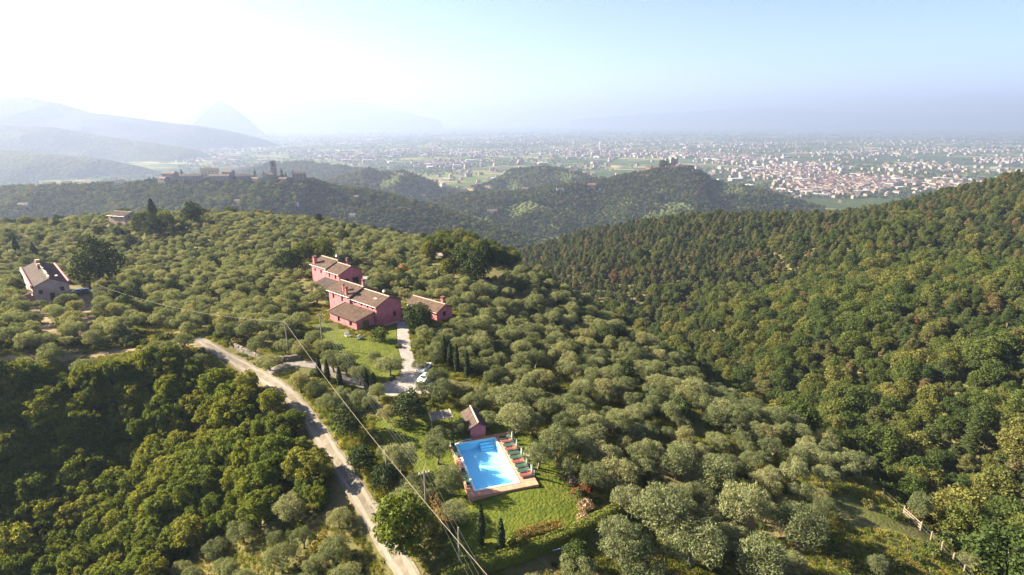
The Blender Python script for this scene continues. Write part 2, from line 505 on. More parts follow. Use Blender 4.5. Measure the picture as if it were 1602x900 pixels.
def scatter(name, pts, scl, rot, idx, col, label, tilt=0.0):
    """A mass that nobody could count: one object, its pieces spread by geometry nodes."""
    me = bpy.data.meshes.new(name)
    k = len(pts)
    me.vertices.add(k); me.vertices.foreach_set('co', np.asarray(pts, np.float32).ravel())
    scl = np.asarray(scl, np.float32)
    if scl.ndim == 1: scl = np.stack([scl, scl, scl], 1)
    me.attributes.new('scl', 'FLOAT_VECTOR', 'POINT').data.foreach_set('vector', scl.ravel())
    rv = np.stack([rng.uniform(-tilt, tilt, k), rng.uniform(-tilt, tilt, k), np.asarray(rot)], 1).astype(np.float32)
    me.attributes.new('rot', 'FLOAT_VECTOR', 'POINT').data.foreach_set('vector', rv.ravel())
    me.attributes.new('idx', 'INT', 'POINT').data.foreach_set('value', np.asarray(idx, np.int32))
    o = link(name, me)
    ng = bpy.data.node_groups.new(name, 'GeometryNodeTree')
    ng.interface.new_socket('Geometry', in_out='INPUT', socket_type='NodeSocketGeometry')
    ng.interface.new_socket('Geometry', in_out='OUTPUT', socket_type='NodeSocketGeometry')
    N = ng.nodes; L = ng.links
    gi = N.new('NodeGroupInput'); go = N.new('NodeGroupOutput')
    ip = N.new('GeometryNodeInstanceOnPoints'); ci = N.new('GeometryNodeCollectionInfo')
    ci.inputs['Collection'].default_value = col
    ci.inputs['Separate Children'].default_value = True
    ci.inputs['Reset Children'].default_value = True
    def attr(nm, ty):
        a = N.new('GeometryNodeInputNamedAttribute'); a.data_type = ty; a.inputs['Name'].default_value = nm
        return [s for s in a.outputs if s.enabled and s.name == 'Attribute'][0]
    ip.inputs['Pick Instance'].default_value = True
    L.new(gi.outputs[0], ip.inputs['Points']); L.new(ci.outputs[0], ip.inputs['Instance'])
    L.new(attr('idx', 'INT'), ip.inputs['Instance Index'])
    e2r = N.new('FunctionNodeEulerToRotation'); L.new(attr('rot', 'FLOAT_VECTOR'), e2r.inputs[0]); L.new(e2r.outputs[0], ip.inputs['Rotation'])
    L.new(attr('scl', 'FLOAT_VECTOR'), ip.inputs['Scale'])
    L.new(ip.outputs[0], go.inputs[0])
    md = o.modifiers.new('scatter', 'NODES'); md.node_group = ng
    tag(o, label, None, None, 'stuff')
    return o

# ------------------------------------------------------------------ ground sheets
def ground_mat(name, cols, scales, bump=.6):
    m = bpy.data.materials.new(name); m.use_nodes = True
    nt = m.node_tree; b = nt.nodes['Principled BSDF']; b.inputs['Roughness'].default_value = .95; b.inputs['Specular IOR Level'].default_value = .1
    geo = nt.nodes.new('ShaderNodeNewGeometry'); prev = None
    for i, (c, s) in enumerate(zip(cols[1:], scales)):
        nz = nt.nodes.new('ShaderNodeTexNoise'); nz.inputs['Scale'].default_value = s; nz.inputs['Detail'].default_value = 6; nz.inputs['Roughness'].default_value = .7
        nt.links.new(geo.outputs['Position'], nz.inputs['Vector'])
        rp = nt.nodes.new('ShaderNodeValToRGB'); rp.color_ramp.elements[0].position = .42; rp.color_ramp.elements[1].position = .62
        nt.links.new(nz.outputs['Fac'], rp.inputs[0])
        mx = nt.nodes.new('ShaderNodeMix'); mx.data_type = 'RGBA'
        nt.links.new(rp.outputs[0], mx.inputs[0])
        if prev is None: mx.inputs[6].default_value = (*cols[0], 1)
        else: nt.links.new(prev, mx.inputs[6])
        mx.inputs[7].default_value = (*c, 1); prev = mx.outputs[2]
    nt.links.new(prev, b.inputs['Base Color'])
    n2 = nt.nodes.new('ShaderNodeTexNoise'); n2.inputs['Scale'].default_value = 2.5; n2.inputs['Detail'].default_value = 8
    nt.links.new(geo.outputs['Position'], n2.inputs['Vector'])
    bp = nt.nodes.new('ShaderNodeBump'); bp.inputs['Strength'].default_value = bump; bp.inputs['Distance'].default_value = .3
    nt.links.new(n2.outputs['Fac'], bp.inputs['Height']); nt.links.new(bp.outputs[0], b.inputs['Normal'])
    MATS[name] = m
    return m

M_ground = ground_mat('grove_ground', [(.07, .08, .022), (.125, .11, .045), (.05, .06, .017), (.16, .125, .06)], [.05, .22, .11])
M_lawn = ground_mat('lawn_grass', [(.082, .1, .012), (.115, .122, .02), (.06, .082, .01)], [.22, .7], .8)
M_meadow = ground_mat('meadow_grass', [(.1, .12, .02), (.2, .15, .035), (.07, .1, .02)], [.3, .7], .7)
M_soil = ground_mat('bare_soil', [(.22, .15, .095), (.28, .2, .125), (.12, .1, .05)], [.5, .35], .5)
M_gravel = ground_mat('road_gravel', [(.165, .14, .115), (.21, .18, .15), (.13, .11, .08)], [.9, .35], .2)
M_drive = ground_mat('drive_paving', [(.23, .205, .195), (.29, .265, .25)], [.8], .15)
M_lane = ground_mat('lane_gravel', [(.15, .135, .125), (.2, .18, .165)], [.8], .3)
M_wood = ground_mat('wood_floor', [(.03, .035, .014), (.06, .05, .026), (.022, .03, .01)], [.08, .3])

def grid_mesh(name, xs, ys, zf, m, smooth=True, warp=None):
    X, Y = np.meshgrid(xs, ys)
    if warp: X, Y = warp(X, Y)
    Z = zf(X.ravel(), Y.ravel())
    v = np.stack([X.ravel(), Y.ravel(), Z], 1)
    nx, ny = len(xs), len(ys)
    i = np.arange((ny - 1) * nx).reshape(ny - 1, nx)[:, :-1].ravel()
    q = np.stack([i, i + 1, i + 1 + nx, i + nx], 1)
    return np_mesh(name, v, q, [m], None, smooth)

POOL_C, POOL_A = (-4.02, 75.6), R(17.5)
def cut_pool(me, grow=.45):
    """Open the ground where the basin is sunk in."""
    import bmesh
    bm = bmesh.new(); bm.from_mesh(me); c, s = math.cos(POOL_A), math.sin(POOL_A); kill = []
    for f in bm.faces:
        p = f.calc_center_median(); x, y = p.x - POOL_C[0], p.y - POOL_C[1]
        if abs(x * c + y * s) < 3.08 + grow and abs(-x * s + y * c) < 6.15 + grow: kill.append(f)
    bmesh.ops.delete(bm, geom=kill, context='FACES'); bm.to_mesh(me); bm.free()

# near land: fine cells close by, coarser ones beyond
def spaced(segs):
    out = [segs[0][0]]
    for a, b, st in segs:
        k = max(1, int(round((b - a) / st))); out += list(np.linspace(a, b, k + 1)[1:])
    return np.array(out)
xs = spaced([(-600, -240, 12), (-240, -120, 4), (-120, -12, 1.25), (-12, 5, .4), (5, 100, 1.25), (100, 330, 4), (330, 600, 12)])
ys = spaced([(-120, 30, 8), (30, 66, 1.25), (66, 86, .4), (86, 200, 1.25), (200, 420, 4), (420, 790, 10)])
_tm = grid_mesh('terrain', xs, ys, H_near, M_ground); cut_pool(_tm)
tag(link('terrain', _tm), 'hill ground under the olive groves and woods', kind='structure')

def drape(name, poly, m, off=.06, step=1.1, kind='structure', rough=.0):
    """A sheet laid over the land inside an outline."""
    pts = []
    P2 = [np.array(p[:2], float) for p in poly]
    for a, b in zip(P2, P2[1:] + P2[:1]):
        k = max(1, int(np.linalg.norm(b - a) / step))
        for j in range(k):
            p = a + (b - a) * j / k
            if rough: p = p + rng.normal(0, rough, 2)
            pts.append(Vector(p))
    nb = len(pts)
    edges = [(i, (i + 1) % nb) for i in range(nb)]
    bx = np.array([[p.x, p.y] for p in pts])
    gx, gy = np.meshgrid(np.arange(bx[:, 0].min(), bx[:, 0].max(), step), np.arange(bx[:, 1].min(), bx[:, 1].max(), step))
    q = np.stack([gx.ravel(), gy.ravel()], 1)
    q = q[inside(q[:, 0], q[:, 1], bx)]
    pts += [Vector(p) for p in q]
    res = delaunay_2d_cdt(pts, edges, [], 1, 1e-4)
    vv = np.array([[p.x, p.y] for p in res[0]])
    z = H_near(vv[:, 0], vv[:, 1]) + off
    me = bpy.data.meshes.new(name)
    me.from_pydata([(a[0], a[1], b) for a, b in zip(vv, z)], [], [tuple(f) for f in res[2]])
    me.materials.append(m)
    me.polygons.foreach_set('use_smooth', np.ones(len(me.polygons), bool)); me.update()
    o = link(name, me)
    # keep upward faces
    if sum(p.normal.z for p in me.polygons) < 0: me.flip_normals()
    return tag(o, kind=kind)

def inside(x, y, poly):
    x = np.asarray(x); y = np.asarray(y); r = np.zeros(x.shape, bool)
    p = np.asarray(poly); j = len(p) - 1
    for i in range(len(p)):
        c = ((p[i, 1] > y) != (p[j, 1] > y)) & (x < (p[j, 0] - p[i, 0]) * (y - p[i, 1]) / (p[j, 1] - p[i, 1] + 1e-12) + p[i, 0])
        r ^= c; j = i
    return r

def gp(pixels):
    return [G(*p)[:2] for p in pixels]

def smooth_line(pts, step=1.2):
    p = np.array(pts, float); out = []
    for i in range(len(p) - 1):
        p0, p1, p2, p3 = p[max(i - 1, 0)], p[i], p[i + 1], p[min(i + 2, len(p) - 1)]
        k = max(2, int(np.linalg.norm(p2 - p1) / step))
        for t in np.arange(k) / k:
            out.append(.5 * ((2 * p1) + (p2 - p0) * t + (2 * p0 - 5 * p1 + 4 * p2 - p3) * t * t + (3 * p1 - p0 - 3 * p2 + p3) * t ** 3))
    out.append(p[-1])
    return np.array(out)

def ribbon(name, line, width, m, off=.09, jit=.06):
    L = smooth_line(line); t = np.gradient(L, axis=0); t = t / np.linalg.norm(t, axis=1, keepdims=True)
    nrm = np.stack([-t[:, 1], t[:, 0]], 1); k = 5
    v = []
    for j in range(k):
        s = (j / (k - 1) - .5) * width
        e = (rng.normal(0, jit, len(L)) if j in (0, k - 1) else 0)
        q = L + nrm * (s + e)[:, None] if hasattr(e, '__len__') else L + nrm * s
        v.append(np.stack([q[:, 0], q[:, 1], H_near(q[:, 0], q[:, 1]) + off], 1))
    v = np.stack(v, 1)                      # len x k x 3
    i = (np.arange(len(L) - 1)[:, None] * k + np.arange(k - 1)[None]).ravel()
    q = np.stack([i, i + k, i + k + 1, i + 1], 1)
    me = np_mesh(name, v.reshape(-1, 3), q, [m], None, True)
    if sum(p.normal.z for p in me.polygons) < 0: me.flip_normals()
    return tag(link(name, me), kind='structure'), L

def dist_line(x, y, L):
    d = np.full(np.shape(x), 1e9)
    for i in range(0, len(L)):
        d = np.minimum(d, np.hypot(x - L[i, 0], y - L[i, 1]))
    return d

road_px = [(652, 925), (628, 885), (600, 840), (580, 803), (560, 772), (535, 733), (511, 695), (487, 661), (465, 632), (440, 608), (410, 590), (375, 569), (345, 552), (320, 537), (306, 530)]
road_o, ROAD = ribbon('road', gp(road_px), 2.6, M_gravel, .1)
tag(road_o, 'pale gravel road climbing past the pool garden')
M_rut = ground_mat('wheel_track', [(.2, .172, .142), (.235, .205, .172)], [.7], .1)
for sgn in (-1, 1):
    t_ = np.gradient(ROAD, axis=0); t_ /= np.linalg.norm(t_, axis=1, keepdims=True)
    off_ = ROAD + np.stack([-t_[:, 1], t_[:, 0]], 1) * sgn * .66
    ro, _ = ribbon('wheel_track', off_[::4], .5, M_rut, .106, .07); tag(ro, 'pale wheel track worn into the gravel road')
lane_o, LANE = ribbon('lane', gp([(418, 586), (440, 574), (465, 569), (492, 572), (515, 580), (540, 592), (565, 601), (600, 608)]), 2.6, M_lane, .1)
track_o, TRACK = ribbon('dirt_track', gp([(330, 540), (300, 541), (262, 539), (228, 545), (190, 552), (150, 556), (120, 559), (60, 560), (-20, 566)]), 2.4, M_soil, .09, .3)
back_o, BACKROAD = ribbon('back_road', gp([(690, 402), (697, 394), (702, 385), (707, 380), (712, 376)]), 3.4, M_drive, .12)
DRIVE = gp([(621, 503), (637, 503), (640, 520), (643, 545), (650, 568), (662, 568), (671, 582), (680, 604), (690, 612), (672, 617), (640, 618), (612, 621), (588, 613), (592, 604), (612, 596), (626, 588), (629, 566), (622, 540)])
tag(drape('driveway', DRIVE, M_drive, .1), 'pale paved driveway between the pink house and the cars')
GARDEN = gp([(581, 662), (600, 654), (640, 650), (700, 640), (790, 652), (830, 688), (862, 716), (888, 768), (935, 812), (880, 845), (790, 878), (705, 880), (690, 800), (655, 748), (600, 692)])
_lo = drape('lawn', GARDEN, M_lawn, .05, .5, rough=.1); cut_pool(_lo.data)
tag(_lo, 'mown lawn around the pool')
HLAWN = gp([(500, 503), (540, 521), (562, 533), (590, 520), (619, 505), (622, 545), (628, 566), (624, 590), (592, 603), (560, 592), (525, 562), (500, 530)])
tag(drape('house_lawn', HLAWN, M_lawn, .05, rough=.1), 'sunlit lawn in front of the pink house')
SLAWN = gp([(627, 470), (640, 468), (660, 520), (690, 545), (690, 565), (655, 566), (645, 545), (640, 505)])
tag(drape('side_lawn', SLAWN, M_lawn, .045, rough=.1), 'lawn beside the driveway')
VERGE = gp([(446, 596), (470, 592), (505, 612), (540, 645), (575, 690), (600, 720), (620, 770), (640, 830), (655, 880), (640, 880), (612, 830), (575, 765), (540, 715), (505, 655), (470, 618)])
tag(drape('road_verge', VERGE, M_meadow, .045, rough=.2), 'yellowing grass verge beside the gravel road')
drape('bare_soil', SOIL1 := gp([(44, 480), (60, 478), (95, 520), (100, 535), (75, 540), (60, 510)]), M_soil, .05, rough=.2)
drape('farm_yard', SOIL2 := gp([(118, 462), (155, 462), (160, 480), (150, 500), (140, 530), (120, 530), (125, 490)]), M_soil, .055, rough=.2)
drape('bare_soil', SOIL3 := gp([(215, 508), (240, 500), (275, 508), (290, 530), (265, 535), (240, 520)]), M_soil, .05, rough=.2)
drape('rear_yard', YARD2 := gp([(555, 438), (575, 432), (595, 440), (600, 447), (575, 450), (560, 446)]), M_drive, .06)
for o in bpy.data.objects:
    if o.get('kind') == 'structure' and not o.get('label'):
        o['label'] = {'lane': 'paved lane along the row of young cypresses', 'dirt_track': 'dirt track along the left terrace', 'back_road': 'short bend of grey road among olives', 'farm_yard': 'dusty farmyard beside the stone house', 'rear_yard': 'pale yard behind the pink house'}.get(o.name, 'bare tilled soil among the olives')

# far land: plain and hills
def far_mat(name, cols, scl, bump, bscl):
    m = bpy.data.materials.new(name); m.use_nodes = True
    nt = m.node_tree; b = nt.nodes['Principled BSDF']; b.inputs['Roughness'].default_value = 1; b.inputs['Specular IOR Level'].default_value = 0
    geo = nt.nodes.new('ShaderNodeNewGeometry')
    nz = nt.nodes.new('ShaderNodeTexNoise'); nz.inputs['Scale'].default_value = scl; nz.inputs['Detail'].default_value = 8; nz.inputs['Roughness'].default_value = .7
    nt.links.new(geo.outputs['Position'], nz.inputs['Vector'])
    rp = nt.nodes.new('ShaderNodeValToRGB'); cr = rp.color_ramp
    while len(cr.elements) < len(cols): cr.elements.new(.5)
    for i, (e, c) in enumerate(zip(cr.elements, cols)): e.position = .34 + .32 * i / (len(cols) - 1); e.color = (*c, 1)
    nt.links.new(nz.outputs['Fac'], rp.inputs[0]); nt.links.new(rp.outputs[0], b.inputs['Base Color'])
    vo = nt.nodes.new('ShaderNodeTexVoronoi'); vo.inputs['Scale'].default_value = bscl
    nt.links.new(geo.outputs['Position'], vo.inputs['Vector'])
    bp = nt.nodes.new('ShaderNodeBump'); bp.inputs['Strength'].default_value = bump; bp.inputs['Distance'].default_value = 6; bp.invert = True
    nt.links.new(vo.outputs['Distance'], bp.inputs['Height']); nt.links.new(bp.outputs[0], b.inputs['Normal'])
    return m
M_farwood = far_mat('far_wood', [(.03, .042, .014), (.06, .072, .024), (.13, .125, .055)], .01, 1.0, .12)
M_farhill = far_mat('far_hill', [(.03, .042, .016), (.05, .058, .024), (.08, .075, .036)], .004, 1.0, .06)
def hill(name, r, y0, y1, nx, ny, m, label, x0=None, x1=None):
    x0 = r.x[0] - 100 if x0 is None else x0; x1 = r.x[-1] + 150 if x1 is None else x1
    me = grid_mesh(name, np.linspace(x0, x1, nx), np.linspace(y0, y1, ny), lambda a, b: np.maximum(r(a, b), PLAIN_Z - 20), m)
    return tag(link(name, me), label, kind='structure')
hill('village_hill', R_village, 640, 1400, 260, 140, M_farwood, 'shadowed blue hill that carries the village')
hill('castle_hill', R_castle, 980, 2000, 260, 150, M_farwood, 'green hill that carries the ruined castle')
hill('low_hills', R_mid, 1500, 2400, 260, 120, M_farwood, 'low wooded hills before the plain')
hill('dark_hill', R_dark, 2100, 2900, 120, 70, M_farwood, 'dark wooded rise before the plain')
hill('left_hills', R_left1, 3600, 7200, 420, 240, M_farhill, 'tall hazy hill range at the far left')
hill('foothills', R_left2, 2900, 5000, 300, 160, M_farhill, 'hazy foothills below the far range')
hill('foothills', R_left3, 2200, 3500, 240, 130, M_farhill, 'nearest hazy foothills behind the village')
R_mtn = Ridge([(-500, 128, 13000), (-200, 140, 13000), (0, 141, 13000), (90, 136, 13000), (200, 139, 13200), (260, 150, 13400), (330, 158, 14000), (420, 150, 16000), (520, 152, 17000), (600, 166, 18000), (680, 186, 18000)], .35, .4, 150, 120, 2200, 81)
R_peak = Ridge([(292, 192, 9100), (306, 180, 9000), (320, 172, 9000), (335, 164, 9000), (346, 160, 9000), (358, 166, 9000), (374, 178, 9000), (390, 192, 9100)], .45, .45, 60, 60, 900, 91)
R_rmtn = Ridge([(900, 186, 22000), (1050, 176, 22000), (1200, 169, 22000), (1300, 174, 22000), (1420, 179, 22000), (1520, 181, 21500), (1602, 178, 21000), (1800, 172, 20500), (2000, 175, 20000)], .3, .3, 150, 120, 3500, 95)
hill('far_mountains', R_mtn, 10500, 19500, 220, 60, M_farhill, 'pale mountain range on the left horizon')
hill('cone_hill', R_peak, 8000, 10000, 120, 60, M_farhill, 'hazy cone shaped hill before the mountains')
hill('far_ridge', R_rmtn, 19500, 24500, 220, 40, M_farhill, 'long faint ridge on the right horizon')

def plain_mat():
    m = bpy.data.materials.new('plain_fields'); m.use_nodes = True
    nt = m.node_tree; N = nt.nodes; L = nt.links; b = N['Principled BSDF']; b.inputs['Roughness'].default_value = 1; b.inputs['Specular IOR Level'].default_value = 0
    geo = N.new('ShaderNodeNewGeometry')
    mp = N.new('ShaderNodeMapping'); mp.inputs['Scale'].default_value = (1 / 170, 1 / 110, 0); mp.inputs['Rotation'].default_value = (0, 0, .4)
    L.new(geo.outputs['Position'], mp.inputs[0])
    vo = N.new('ShaderNodeTexVoronoi'); vo.inputs['Scale'].default_value = 1; vo.distance = 'CHEBYCHEV'; L.new(mp.outputs[0], vo.inputs['Vector'])
    sx = N.new('ShaderNodeSeparateColor'); L.new(vo.outputs['Color'], sx.inputs[0])
    rp = N.new('ShaderNodeValToRGB'); cr = rp.color_ramp; cr.interpolation = 'CONSTANT'
    cols = [(0, (.04, .06, .02)), (.3, (.075, .1, .03)), (.5, (.05, .075, .025)), (.66, (.2, .17, .08)), (.78, (.11, .13, .04)), (.9, (.27, .22, .12))]
    while len(cr.elements) < len(cols): cr.elements.new(.5)
    for e, (p, c) in zip(cr.elements, cols): e.position = p; e.color = (*c, 1)
    L.new(sx.outputs[0], rp.inputs[0])
    nz = N.new('ShaderNodeTexNoise'); nz.inputs['Scale'].default_value = .0012; nz.inputs['Detail'].default_value = 6; L.new(geo.outputs['Position'], nz.inputs['Vector'])
    r2 = N.new('ShaderNodeValToRGB'); r2.color_ramp.elements[0].position = .45; r2.color_ramp.elements[1].position = .6; L.new(nz.outputs['Fac'], r2.inputs[0])
    mx = N.new('ShaderNodeMix'); mx.data_type = 'RGBA'; L.new(r2.outputs[0], mx.inputs[0]); L.new(rp.outputs[0], mx.inputs[6]); mx.inputs[7].default_value = (.04, .055, .022, 1)
    L.new(mx.outputs[2], b.inputs['Base Color'])
    return m
me = grid_mesh('plain', np.linspace(-38000, 38000, 60), np.linspace(-3000, 38000, 40), lambda a, b: np.full(a.shape, PLAIN_Z), plain_mat())
tag(link('plain', me), 'hazy green plain with fields and towns', kind='structure')

# ------------------------------------------------------------------ buildings
M_pink = mat('pink_plaster', (.52, .165, .185), .9, (.4, .112, .128), .8, .15, 6)
M_pinkdark = mat('pink_trim', (.34, .09, .085), .9)
M_roof = mat('terracotta_tile', (.07, .042, .03), .9, (.13, .08, .056), 1.3, .3, 9)
M_roofold = mat('old_tile', (.052, .035, .03), .9, (.105, .07, .06), 1.1, .3, 9)
M_ridge = mat('ridge_tile', (.52, .4, .31), .85, (.4, .28, .2), 2.0)
M_stone = mat('stone_wall', (.15, .13, .115), .95, (.24, .21, .18), 1.6, .6, 5)
M_tan = mat('tan_plaster', (.36, .23, .19), .95, (.45, .31, .26), .7, .4, 5)
M_cream = mat('cream_plaster', (.5, .44, .34), .9, (.58, .52, .43), .4)
M_glass = mat('window_glass', (.02, .025, .03), .1, spec=.6)
M_frame = mat('window_frame', (.1, .055, .035), .6)
M_green = mat('door_green', (.1, .1, .04), .7)
M_metal = mat('grey_metal', (.2, .2, .2), .5, metal=.6)
M_white = mat('white_paint', (.78, .77, .74), .6)
M_wood_post = mat('weathered_wood', (.2, .165, .13), .9, (.29, .24, .19), 6.0)
M_terra = mat('terracotta_paving', (.42, .2, .13), .9, (.5, .27, .18), 1.5, .2, 10)

def tiled(mb, a, b, c, d, m, pitch=.42, amp=.07):
    """A roof slope of half-round tile rows: a-b is the ridge, d-c the eave below it."""
    a, b, c, d = map(Vector, (a, b, c, d))
    nrm = (b - a).cross(d - a).normalized()
    if nrm.z < 0: nrm = -nrm
    k = max(2, int((b - a).length / pitch)); rows = []
    steps = max(2, int((d - a).length / .8))
    for j in range(k * 2 + 1):
        u = j / (k * 2); h = amp if j % 2 else 0
        rows.append([(a.lerp(b, u)).lerp(d.lerp(c, u), t / steps) + nrm * (h + .015 * random.random()) for t in range(steps + 1)])
    for j in range(k * 2):
        for t in range(steps):
            mb.poly([rows[j][t], rows[j + 1][t], rows[j + 1][t + 1], rows[j][t + 1]], m)
    th = nrm * -.16
    mb.poly([a + th, d + th, c + th, b + th], m)
    for p, q in ((a, d), (d, c), (c, b)): mb.poly([p, q, q + th, p + th], m)

def wall(mb, p, q, z0, z1, holes, m, depth=.22, gable=None):
    """A wall from p to q with openings (u0,u1,v0,v1) set back by depth; outside is to the right of p->q."""
    p, q = Vector((p[0], p[1], 0)), Vector((q[0], q[1], 0)); L = (q - p).length; d = (q - p) / L
    nrm = Vector((d.y, -d.x, 0))
    us = sorted({0, L, *[h[0] for h in holes], *[h[1] for h in holes]}); vs = sorted({z0, z1, *[h[2] for h in holes], *[h[3] for h in holes]})
    at = lambda u, z, o=0: p + d * u - nrm * o + Vector((0, 0, z))
    for i in range(len(us) - 1):
        for j in range(len(vs) - 1):
            cu, cv = (us[i] + us[i + 1]) / 2, (vs[j] + vs[j + 1]) / 2
            if any(h[0] < cu < h[1] and h[2] < cv < h[3] for h in holes): continue
            mb.poly([at(us[i], vs[j]), at(us[i + 1], vs[j]), at(us[i + 1], vs[j + 1]), at(us[i], vs[j + 1])], m)
    for a, b, c, e in holes:
        for (u0, v0), (u1, v1) in (((a, c), (b, c)), ((b, c), (b, e)), ((b, e), (a, e)), ((a, e), (a, c))):
            mb.poly([at(u0, v0), at(u1, v1), at(u1, v1, depth), at(u0, v0, depth)], m)
    if gable: mb.poly([at(0, z1), at(L, z1), at(gable[0], gable[1])], m)
    return [(at(a, c, depth - .03), at(b, c, depth - .03), at(b, e, depth - .03), at(a, e, depth - .03), nrm) for a, b, c, e in holes]

def window_part(root, fr, kind='window', framem=None, panem=None):
    a, b, c, e, nrm = fr
    framem = framem or M_frame; mb = MB(); d = (b - a).normalized(); L = (b - a).length; h = (e - a).length; t = .09
    rz = math.atan2(d.y, d.x); mid = (a + b) / 2
    for s, (w, hh, dz, du) in enumerate(((L, t, t / 2, 0), (L, t, h - t / 2, 0), (t, h - 2 * t, h / 2, -L / 2 + t / 2), (t, h - 2 * t, h / 2, L / 2 - t / 2), (t * .7, h - 2 * t, h / 2, 0))):
        o = mid + d * du + Vector((0, 0, dz))
        mb.box(o, (w, .07, hh), framem, rz)
    w = link(kind, mb.mesh(kind), root)
    pb = MB(); off = nrm * -.012
    pb.poly([a + off, b + off, c + off, e + off], panem or M_glass)
    link('pane', pb.mesh('pane'), w)
    return w

def part(name, mb, root, kind=None):
    o = link(name, mb.mesh(name), root)
    if kind: o['kind'] = kind
    return o

def ridge_caps(mb, a, b, m, step=.42):
    a, b = Vector(a), Vector(b); k = max(2, int((b - a).length / step))
    for i in range(k):
        p = a.lerp(b, i / k); q = a.lerp(b, (i + .92) / k)
        mb.tube([p, q], [.15, .12], m, 6)

def gable_block(root, x0, x1, y0, y1, z0, zw, zr, wm, rm, holes={}, roof_x=(0, 0), over=.45, ridge=True, wframe=None, roofname='roof', name='wall'):
    """A block with its ridge along local x. Sides: front (-y), right (+x), back (+y), left (-x)."""
    mb = MB(); fr = []
    ym = (y0 + y1) / 2
    fr += wall(mb, (x0, y0), (x1, y0), z0, zw, holes.get('front', []), wm)
    fr += wall(mb, (x1, y0), (x1, y1), z0, zw, holes.get('right', []), wm, gable=((y1 - y0) / 2, zr - .12))
    fr += wall(mb, (x1, y1), (x0, y1), z0, zw, holes.get('back', []), wm)
    fr += wall(mb, (x0, y1), (x0, y0), z0, zw, holes.get('left', []), wm, gable=((y1 - y0) / 2, zr - .12))
    part(name, mb, root)
    sl = (zr - zw) / (ym - y0)
    rb = MB(); xa, xb = x0 - over + roof_x[0], x1 + over + roof_x[1]
    tiled(rb, (xa, ym, zr), (xb, ym, zr), (xb, y0 - over, zw - over * sl), (xa, y0 - over, zw - over * sl), rm)
    tiled(rb, (xa, ym, zr), (xb, ym, zr), (xb, y1 + over, zw - over * sl), (xa, y1 + over, zw - over * sl), rm)
    part(roofname, rb, root)
    if ridge:
        cb = MB(); ridge_caps(cb, (xa, ym, zr + .08), (xb, ym, zr + .08), M_ridge); part('ridge_tiles', cb, root, 'stuff')
    for yy in (y0 - over - .05, y1 + over + .05):
        gb = MB(); gb.tube([(xa, yy, zw - over * sl - .06), (xb, yy, zw - over * sl - .06)], .07, M_metal, 6); part('gutter', gb, root)
    for f in fr: window_part(root, f, framem=wframe)

def chimney(root, x, y, z0, z1, wm, rm, s=.6):
    mb = MB(); mb.box((x, y, (z0 + z1) / 2), (s, s, z1 - z0), wm)
    c = part('chimney', mb, root)
    cb = MB(); cb.box((x, y, z1 + .05), (s + .25, s + .25, .1), rm)
    for sx in (-1, 1): cb.box((x + sx * s * .35, y, z1 + .25), (.12, s, .3), wm)
    cb.box((x, y, z1 + .45), (s + .3, s + .3, .1), rm)
    link('cap', cb.mesh('cap'), c)

# main pink house; its local x runs along the ridge, -y faces the front
RZ = math.atan2(-.656, .755)
house = thing('pink_farmhouse', 'large pink farmhouse of stepped blocks with brown tiled roofs above the pool garden', 'house', (-32.7, 130.0, -48.0), RZ)
gable_block(house, -10.5, 0, 0, 7.5, -.8, 5.3, 6.9, M_pink, M_roof,
    {'front': [(1.2, 1.9, 4.05, 4.8), (4.0, 4.8, 4.05, 4.85), (6.6, 7.4, 4.05, 4.85), (8.6, 9.3, 4.05, 4.75)], 'right': [(4.9, 5.9, 1.3, 2.7)], 'back': [(2, 3, 3.4, 4.6), (6, 7, 3.4, 4.6), (4, 5.2, 0, 2.2)]}, roof_x=(.45, 0))
gable_block(house, -20.0, -10.53, -.35, 7.9, -.8, 5.75, 7.35, M_pink, M_roof,
    {'front': [(1.6, 2.5, 3.7, 4.9), (5.6, 6.5, 3.7, 4.9), (2.9, 3.7, .9, 2.1)], 'left': [(3.4, 4.3, 3.6, 4.8), (2.0, 3.0, 0, 2.2)], 'back': [(2, 3, 3.4, 4.6), (6, 7, 3.4, 4.6)]}, roof_x=(0, -.1))
mb = MB(); fr = []
x0, x1, y0 = -12.2, -.9, -5.2
fr += wall(mb, (x0, y0), (x1, y0), -.8, 2.7, [(3.3, 4.4, .9, 2.1), (8.3, 9.6, .9, 2.1)], M_pink)
fr2 = wall(mb, (x1, y0), (x1, -.02), -.8, 2.7, [(1.7, 3.5, -.1, 2.25)], M_pink)
fr += wall(mb, (x0, -.36), (x0, y0), -.8, 2.7, [], M_pink)
mb.poly([(x1, y0, 2.7), (x1, -.02, 2.7), (x1, -.02, 3.75)], M_pink); mb.poly([(x0, y0, 2.7), (x0, -.36, 3.68), (x0, -.36, 2.7)], M_pink)
part('wall', mb, house)
for f in fr: window_part(house, f)
for f in fr2: window_part(house, f, 'door', M_green, M_green)
rb = MB(); tiled(rb, (x0 - .4, -.38, 3.82), (x1 + .35, -.02, 3.82), (x1 + .35, y0 - .5, 2.62), (x0 - .4, y0 - .5, 2.62), M_roof); part('roof', rb, house)
rb = MB(); ridge_caps(rb, (x0 - .38, -.4, 3.9), (x0 - .38, y0 - .45, 2.72), M_ridge, .4); part('ridge_tiles', rb, house, 'stuff')
chimney(house, -12.2, -.05, 4.9, 7.5, M_pink, M_roof, .55); chimney(house, -14.6, .7, 5.2, 7.6, M_pink, M_roof, .5)
chimney(house, -14, 6.3, 5.4, 7.7, M_pink, M_roof, .55)
for x, y in ((.06, .1), (.06, 7.35), (x1 + .05, -.12), (-10.5, -.42)):
    mb = MB(); mb.tube([(x, y, -.5), (x, y, 5.1 if x > -10 and y >= 0 else (3.2 if x > -10 else 5.3))], .06, M_metal, 6); part('downpipe', mb, house)
